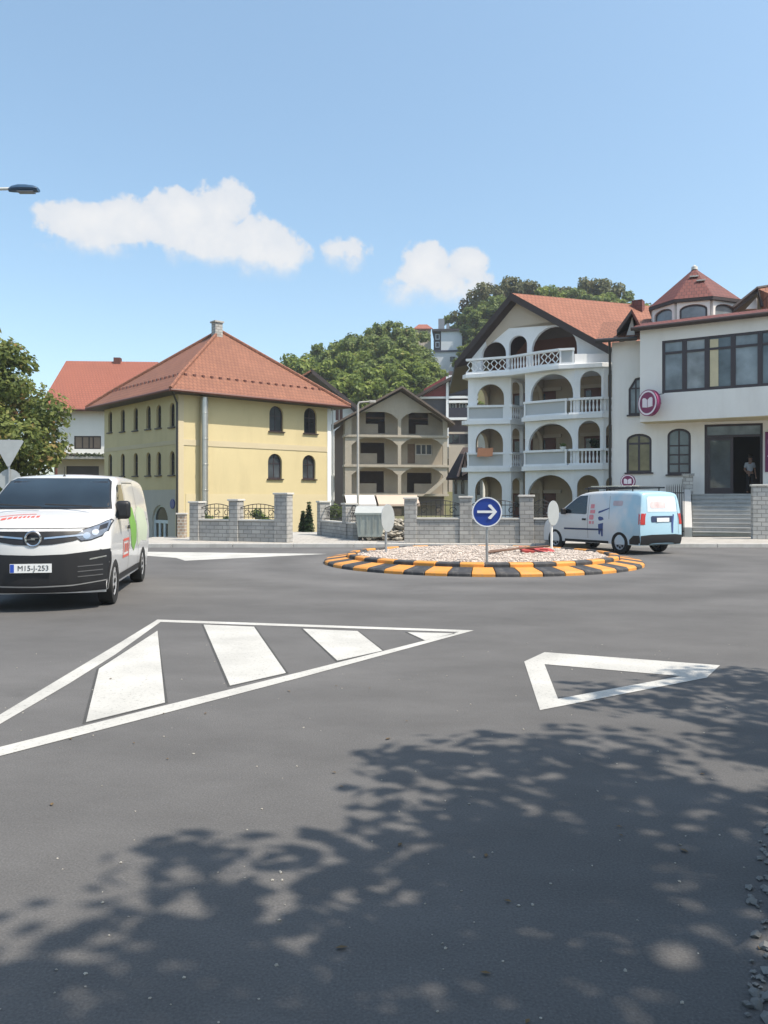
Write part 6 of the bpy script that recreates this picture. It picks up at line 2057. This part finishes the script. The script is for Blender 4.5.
# ---------------------------------------------------- light blue panel van at the kerb
# body paint: pale silver white running into light blue towards the tail
m, nt_, N_, L_, b_ = new_mat('blue_wash_livery')
tcx = N_.new('ShaderNodeTexCoord'); mp = N_.new('ShaderNodeSeparateXYZ'); L_.new(tcx.outputs['Object'], mp.inputs[0])
nn = N_.new('ShaderNodeTexNoise'); nn.inputs['Scale'].default_value = 1.7; nn.inputs['Detail'].default_value = 5; L_.new(tcx.outputs['Object'], nn.inputs['Vector'])
ma = N_.new('ShaderNodeMath'); ma.operation = 'MULTIPLY_ADD'; ma.inputs[1].default_value = -.33; ma.inputs[2].default_value = -.78
L_.new(mp.outputs['X'], ma.inputs[0])
mb_ = N_.new('ShaderNodeMath'); mb_.operation = 'MULTIPLY_ADD'; mb_.inputs[1].default_value = 1.0; L_.new(nn.outputs['Fac'], mb_.inputs[0]); L_.new(ma.outputs[0], mb_.inputs[2])
mz = N_.new('ShaderNodeMath'); mz.operation = 'MULTIPLY_ADD'; mz.inputs[1].default_value = .12; L_.new(mp.outputs['Z'], mz.inputs[0]); L_.new(mb_.outputs[0], mz.inputs[2])
crr = N_.new('ShaderNodeValToRGB'); crr.color_ramp.elements[0].position = .25; crr.color_ramp.elements[0].color = (.60, .59, .58, 1)
crr.color_ramp.elements[1].position = .85; crr.color_ramp.elements[1].color = (.33, .51, .62, 1)
e_ = crr.color_ramp.elements.new(.62); e_.color = (.56, .60, .63, 1)
L_.new(mz.outputs[0], crr.inputs['Fac']); L_.new(crr.outputs['Color'], b_.inputs['Base Color'])
b_.inputs['Roughness'].default_value = .3; b_.inputs['Coat Weight'].default_value = .25
BLUEW = m
hd = Vector((-.515, .857))
loc, rz = place_root(643.5, 548, 22.6, hd, (-3.52, .82))
v2 = thing('panel_van', 'light blue and silver panel van with roof rack parked at the kerb before the bank', 'van', loc, rz)
v2.scale = (1.0, 1.0, 1.06)
V = Van(v2, [(.84, .26), (.87, .36), (.875, .58), (.83, .78), (.74, .90), (.56, .98), (.30, 1.05), (.08, 1.10), (-.12, 1.16), (-.50, 1.41), (-.86, 1.62), (-1.05, 1.69), (-1.4, 1.745), (-2.2, 1.765), (-3.0, 1.745), (-3.36, 1.71), (-3.46, 1.60), (-3.52, 1.15), (-3.54, .80), (-3.54, .5), (-3.5, .30)],
        .26, .885, .72, .86, .82, 1.76, (-.3, .7), .36, (-3.0, -3.5), .09, rc=.13)
V.body(BLUEW, (0, -2.68), .365)
V.wheels((0, -2.68), .875, .31, .2, RIMS)
for ax in ('+y', '-y'):
    V.patch('side_window', CARGLASS, [(-.28, 1.14), (-.62, 1.38), (-.90, 1.56), (-1.02, 1.60), (-1.32, 1.61), (-1.36, 1.10), (-1.32, 1.07), (-.36, 1.09)], ax, .005, .08)
    V.patch('side_moulding', pm('navy_moulding', (.02, .035, .09), .5), [(-.42, .615), (-.42, .665), (-2.05, .675), (-2.05, .625)], ax, .010, .1)
    V.patch('lower_trim', BLACKP, [(-.44, .27), (-.44, .34), (-2.25, .34), (-2.25, .27)], ax, .008, .1)
    V.patch('bumper_corner', BLACKP, [(-3.05, .28), (-3.05, .40), (-3.2, .52), (-3.49, .53), (-3.49, .28)], ax, .008, .06)
    V.patch('door_seam', SEAM, [(-1.44, .40), (-1.43, .40), (-1.40, 1.62), (-1.41, 1.62)], ax, .003, .1)
    V.patch('door_seam', SEAM, [(-2.28, .95), (-2.27, .95), (-2.22, 1.66), (-2.23, 1.66)], ax, .003, .1)
    V.patch('door_handle', BLACKP, rrect(-1.36, -1.2, .90, .95, .02), ax, .014, .05, th=.012)
    V.patch('tail_light', pm('red_lamp', (.4, .02, .02), .2, .1, 5), [(-3.40, .82), (-3.38, 1.12), (-3.475, 1.12), (-3.485, .82)], ax, .010, .05)
PINK = pm('pink_red_lettering', (.60, .22, .25), .5, .2, 6)
V.patch('red_decal', PINK, rrect(-1.66, -1.48, .92, 1.06, .04), '+y', .005, .05)
for (x0, x1, z0, z1) in ((-1.70, -1.50, 1.10, 1.20), (-1.66, -1.5, 1.24, 1.36), (-1.68, -1.62, .80, .88), (-1.58, -1.48, .80, .88)):
    V.patch('red_decal', PINK, rect(x0, x1, z0, z1), '+y', .005, .05)
NAVY = pm('navy_livery_stroke', (.03, .06, .20), .45)
for sh in ([(-1.84, .98), (-1.90, 1.02), (-2.02, 1.0), (-2.08, .94), (-1.98, .90), (-1.88, .90)], [(-1.86, .80), (-2.06, .84), (-2.04, .46), (-1.98, .46), (-1.96, .62), (-1.92, .50), (-1.87, .52)], [(-1.84, 1.10), (-1.98, 1.14), (-2.26, 1.24), (-2.27, 1.27), (-1.97, 1.19), (-1.84, 1.16)]):
    V.patch('navy_decal', NAVY, sh, '+y', .005, .06)
V.patch('grey_decal', pm('grey_pink_lettering', (.42, .36, .40), .5, .2, 5), rrect(-2.75, -2.38, 1.32, 1.46, .04), '+y', .005, .06)
V.patch('windscreen', CARGLASS, [(-.70, 1.19), (.70, 1.19), (.64, 1.58), (.58, 1.64), (-.58, 1.64), (-.64, 1.58)], '+x', .004, .08)
V.patch('grille', BLACKP, rect(-.5, .5, .62, .76), '+x', .008, .06)
V.patch('bumper', BLACKP, [(-.86, .28), (.86, .28), (.86, .5), (-.86, .5)], '+x', .006, .06)
for sg in (1, -1):
    V.patch('headlight', LAMP, [(sg * .52, .72), (sg * .8, .8), (sg * .84, .94), (sg * .74, .92), (sg * .52, .82)], '+x', .01, .05)
    V.patch('tail_light', pm('red_lamp', (.4, .02, .02), .2, .1, 5), rect(min(sg * .74, sg * .87), max(sg * .74, sg * .87), .82, 1.12), '-x', .010, .04)
# tail
RW = pm('livery_rear_panel', (.58, .64, .68), .25, .12, 3, coat=.4)
V.patch('rear_window', RW, [(-.62, 1.16), (.62, 1.16), (.60, 1.52), (.54, 1.58), (-.54, 1.58), (-.60, 1.52)], '-x', .006, .07)
V.patch('pink_decal', pm('pale_pink_print', (.66, .52, .52), .5, .25, 5), rrect(-.1, .5, 1.26, 1.44, .06), '-x', .009, .07)
V.patch('rear_bumper', BLACKP, [(-.86, .28), (.86, .28), (.87, .52), (.5, .55), (-.5, .55), (-.87, .52)], '-x', .010, .06)
V.patch('plate_recess', pm('navy_moulding', (.02, .035, .09), .5), rrect(-.40, .50, .88, 1.05, .04), '-x', .008, .06)
xr_ = V.bvh.ray_cast(Vector((-8, 0, .96)), Vector((1, 0, 0)))[0].x
MB().box(xr_ - .022, xr_ - .012, -.22, .30, .89, 1.0).build('number_plate', pm('white_plate', (.72, .73, .73), .4, .02, 3), v2)
V.patch('tail_seam', SEAM, [(-.70, .56), (-.69, .56), (-.62, 1.66), (-.63, 1.66)], '-x', .004, .08)
V.patch('navy_decal', NAVY, [(-.40, .58), (-.34, .60), (-.33, .86), (-.42, 1.10), (-.47, 1.08), (-.42, .84)], '-x', .0095, .06)
for sg in (1, -1):
    o = MB().box(-.52, -.40, sg * .96 - .09, sg * .96 + .09, 1.06, 1.24).build('mirror', BLACKP, v2)
    md = o.modifiers.new('round', 'BEVEL'); md.width = .045; md.segments = 3
    MB().tube([(-.45, sg * .80, 1.09), (-.45, sg * .9, 1.1)], .035, 8).build('mirror_arm', BLACKP, o)
mb = MB()
for y in (-.56, .56):
    mb.tube([(-1.0, y, 1.80), (-3.1, y, 1.83)], .022, 8)
for x in (-1.15, -1.9, -2.9):
    mb.tube([(x, -.58, 1.84), (x, .58, 1.84)], .02, 8)
    for y in (-.56, .56):
        mb.tube([(x, y, 1.70), (x, y, 1.84)], .018, 6)
mb.build('roof_rack', BLACKP, v2, smooth=True)
MB().box(-2.75, -1.2, .1, .5, 1.862, 1.885).build('rack_board', CHROME, v2)

# ================================================================== person in the bank doorway
pp = BG.o + BG.u * (gf(750, 470, 1.2)[0]) + BG.v * 1.25
SKIN = pm('skin', (.36, .21, .15), .6, .05, 6)
t = thing('person', 'person in a pale shirt and dark trousers standing in the dark bank doorway', 'person', (pp.x, pp.y, FLZ), BG.a + R(25))


def skin(name, joints, edges, mat, parent, sub=2, root=0):
    me = bpy.data.meshes.new(name)
    me.from_pydata([j[:3] for j in joints], edges, [])
    o = bpy.data.objects.new(name, me); COL.objects.link(o)
    md = o.modifiers.new('skin', 'SKIN')
    for i, j in enumerate(joints):
        me.skin_vertices[0].data[i].radius = (j[3], j[4] if len(j) > 4 else j[3])
        me.skin_vertices[0].data[i].use_root = (i == root)
    s_ = o.modifiers.new('sub', 'SUBSURF'); s_.levels = sub; s_.render_levels = sub
    dg = bpy.context.evaluated_depsgraph_get(); dg.update()
    m2 = bpy.data.meshes.new_from_object(o.evaluated_get(dg))
    bpy.data.objects.remove(o)
    m2.materials.clear(); m2.materials.append(mat); m2.shade_smooth()
    q = bpy.data.objects.new(name, m2); COL.objects.link(q); q.parent = parent
    return q


J = [(0, 0, .95, .13, .10), (0, .0, 1.15, .13, .095), (0, .01, 1.36, .15, .10), (0, .0, 1.50, .055), (0, -.015, 1.60, .075, .085), (0, -.02, 1.70, .078, .09), (0, -.01, 1.77, .045),
     (.10, 0, .90, .085), (.11, .0, .50, .058), (.115, .02, .09, .04), (.125, -.12, .04, .035, .03),
     (-.10, 0, .90, .085), (-.12, -.02, .50, .058), (-.14, .0, .09, .04), (-.15, -.14, .04, .035, .03),
     (.19, .0, 1.42, .055), (.25, .02, 1.14, .042), (.24, -.06, .90, .03), (.24, -.09, .82, .036, .02),
     (-.19, .0, 1.42, .055), (-.26, .02, 1.14, .042), (-.20, -.14, .98, .03), (-.17, -.2, .93, .036, .02)]
Ed = [(0, 1), (1, 2), (2, 3), (3, 4), (4, 5), (5, 6), (0, 7), (7, 8), (8, 9), (9, 10), (0, 11), (11, 12), (12, 13), (13, 14), (2, 15), (15, 16), (16, 17), (17, 18), (2, 19), (19, 20), (20, 21), (21, 22)]
for (b_i, sx) in ((18, 1), (22, -1)):
    bx, by, bz = J[b_i][:3]
    for k, (dx, ln) in enumerate(((-.028, .07), (-.009, .08), (.010, .075), (.027, .058))):
        J.append((bx + dx, by - .012, bz - .035, .0095)); J.append((bx + dx, by - .03, bz - .035 - ln * .6, .008)); J.append((bx + dx, by - .035 + .02, bz - .035 - ln, .0065))
        n_ = len(J); Ed += [(b_i, n_ - 3), (n_ - 3, n_ - 2), (n_ - 2, n_ - 1)]
    J.append((bx - .045 * sx, by - .02, bz - .015, .010)); J.append((bx - .055 * sx, by - .04, bz - .055, .008)); n_ = len(J); Ed += [(b_i, n_ - 2), (n_ - 2, n_ - 1)]
# nose and ears belong to the same surface
J += [(0, -.115, 1.655, .012), (.085, 0, 1.665, .014, .02), (-.085, 0, 1.665, .014, .02)]; n_ = len(J); Ed += [(4, n_ - 3), (5, n_ - 2), (5, n_ - 1)]
skin('body', J, Ed, SKIN, t)
JS = [(0, 0, 1.0, .15, .12), (0, 0, 1.18, .148, .112), (0, .01, 1.36, .165, .115), (0, .0, 1.47, .075, .07), (.19, 0, 1.42, .072), (.235, .01, 1.22, .06), (-.19, 0, 1.42, .072), (-.245, .01, 1.22, .06)]
skin('shirt', JS, [(0, 1), (1, 2), (2, 3), (2, 4), (4, 5), (2, 6), (6, 7)], pm('pale_shirt', (.56, .60, .66), .8, .06, 6), t)
JT = [(0, 0, .98, .145, .115), (.10, 0, .88, .1), (.11, 0, .50, .075), (.115, .015, .12, .06), (-.10, 0, .88, .1), (-.12, -.02, .50, .075), (-.14, 0, .12, .06)]
skin('trousers', JT, [(0, 1), (1, 2), (2, 3), (0, 4), (4, 5), (5, 6)], pm('dark_trousers', (.03, .03, .035), .85), t)
skin('hair', [(0, .03, 1.66, .075, .07), (0, .01, 1.74, .09, .085), (0, -.04, 1.785, .06, .04)], [(0, 1), (1, 2)], pm('dark_hair', (.03, .02, .015), .6), t, root=1)
fe = MB()
for sx in (-1, 1):
    fe.lathe([(0, .0), (.011, .004), (.013, .0)], 8, Matrix.Translation((.032 * sx, -.108, 1.682)) @ Matrix.Rotation(R(90), 4, 'X'))
fe.box(-.025, .025, -.112, -.1, 1.605, 1.612)
fe.build('face', pm('eyes_and_lips', (.08, .04, .035), .5), t)
for sx, (fx_, fy_) in ((1, (.125, -.06)), (-1, (-.15, -.08))):
    skin('shoe', [(fx_ - .005 * sx, fy_ + .09, .05, .045, .045), (fx_, fy_ - .09, .035, .045, .035)], [(0, 1)], pm('black_shoe', (.02, .02, .02), .5), t)
bpy.context.view_layer.update()

# ================================================================== the summer air
mh = bpy.data.materials.new('summer_haze'); mh.use_nodes = True
hn = mh.node_tree.nodes
for n_ in list(hn):
    if n_.type == 'BSDF_PRINCIPLED':
        hn.remove(n_)
pv = hn.new('ShaderNodeVolumePrincipled'); pv.inputs['Color'].default_value = (.86, .92, 1.0, 1); pv.inputs['Density'].default_value = .00042; pv.inputs['Anisotropy'].default_value = .25
mh.node_tree.links.new(pv.outputs[0], hn['Material Output'].inputs['Volume'])
hz_ = MB().box(-720, 720, -180, 1020, -6, 56).build('haze', mh)
tag(hz_, 'thin pale summer haze that softens the wooded hill', 'haze', kind='stuff')
S.cycles.volume_bounces = 1
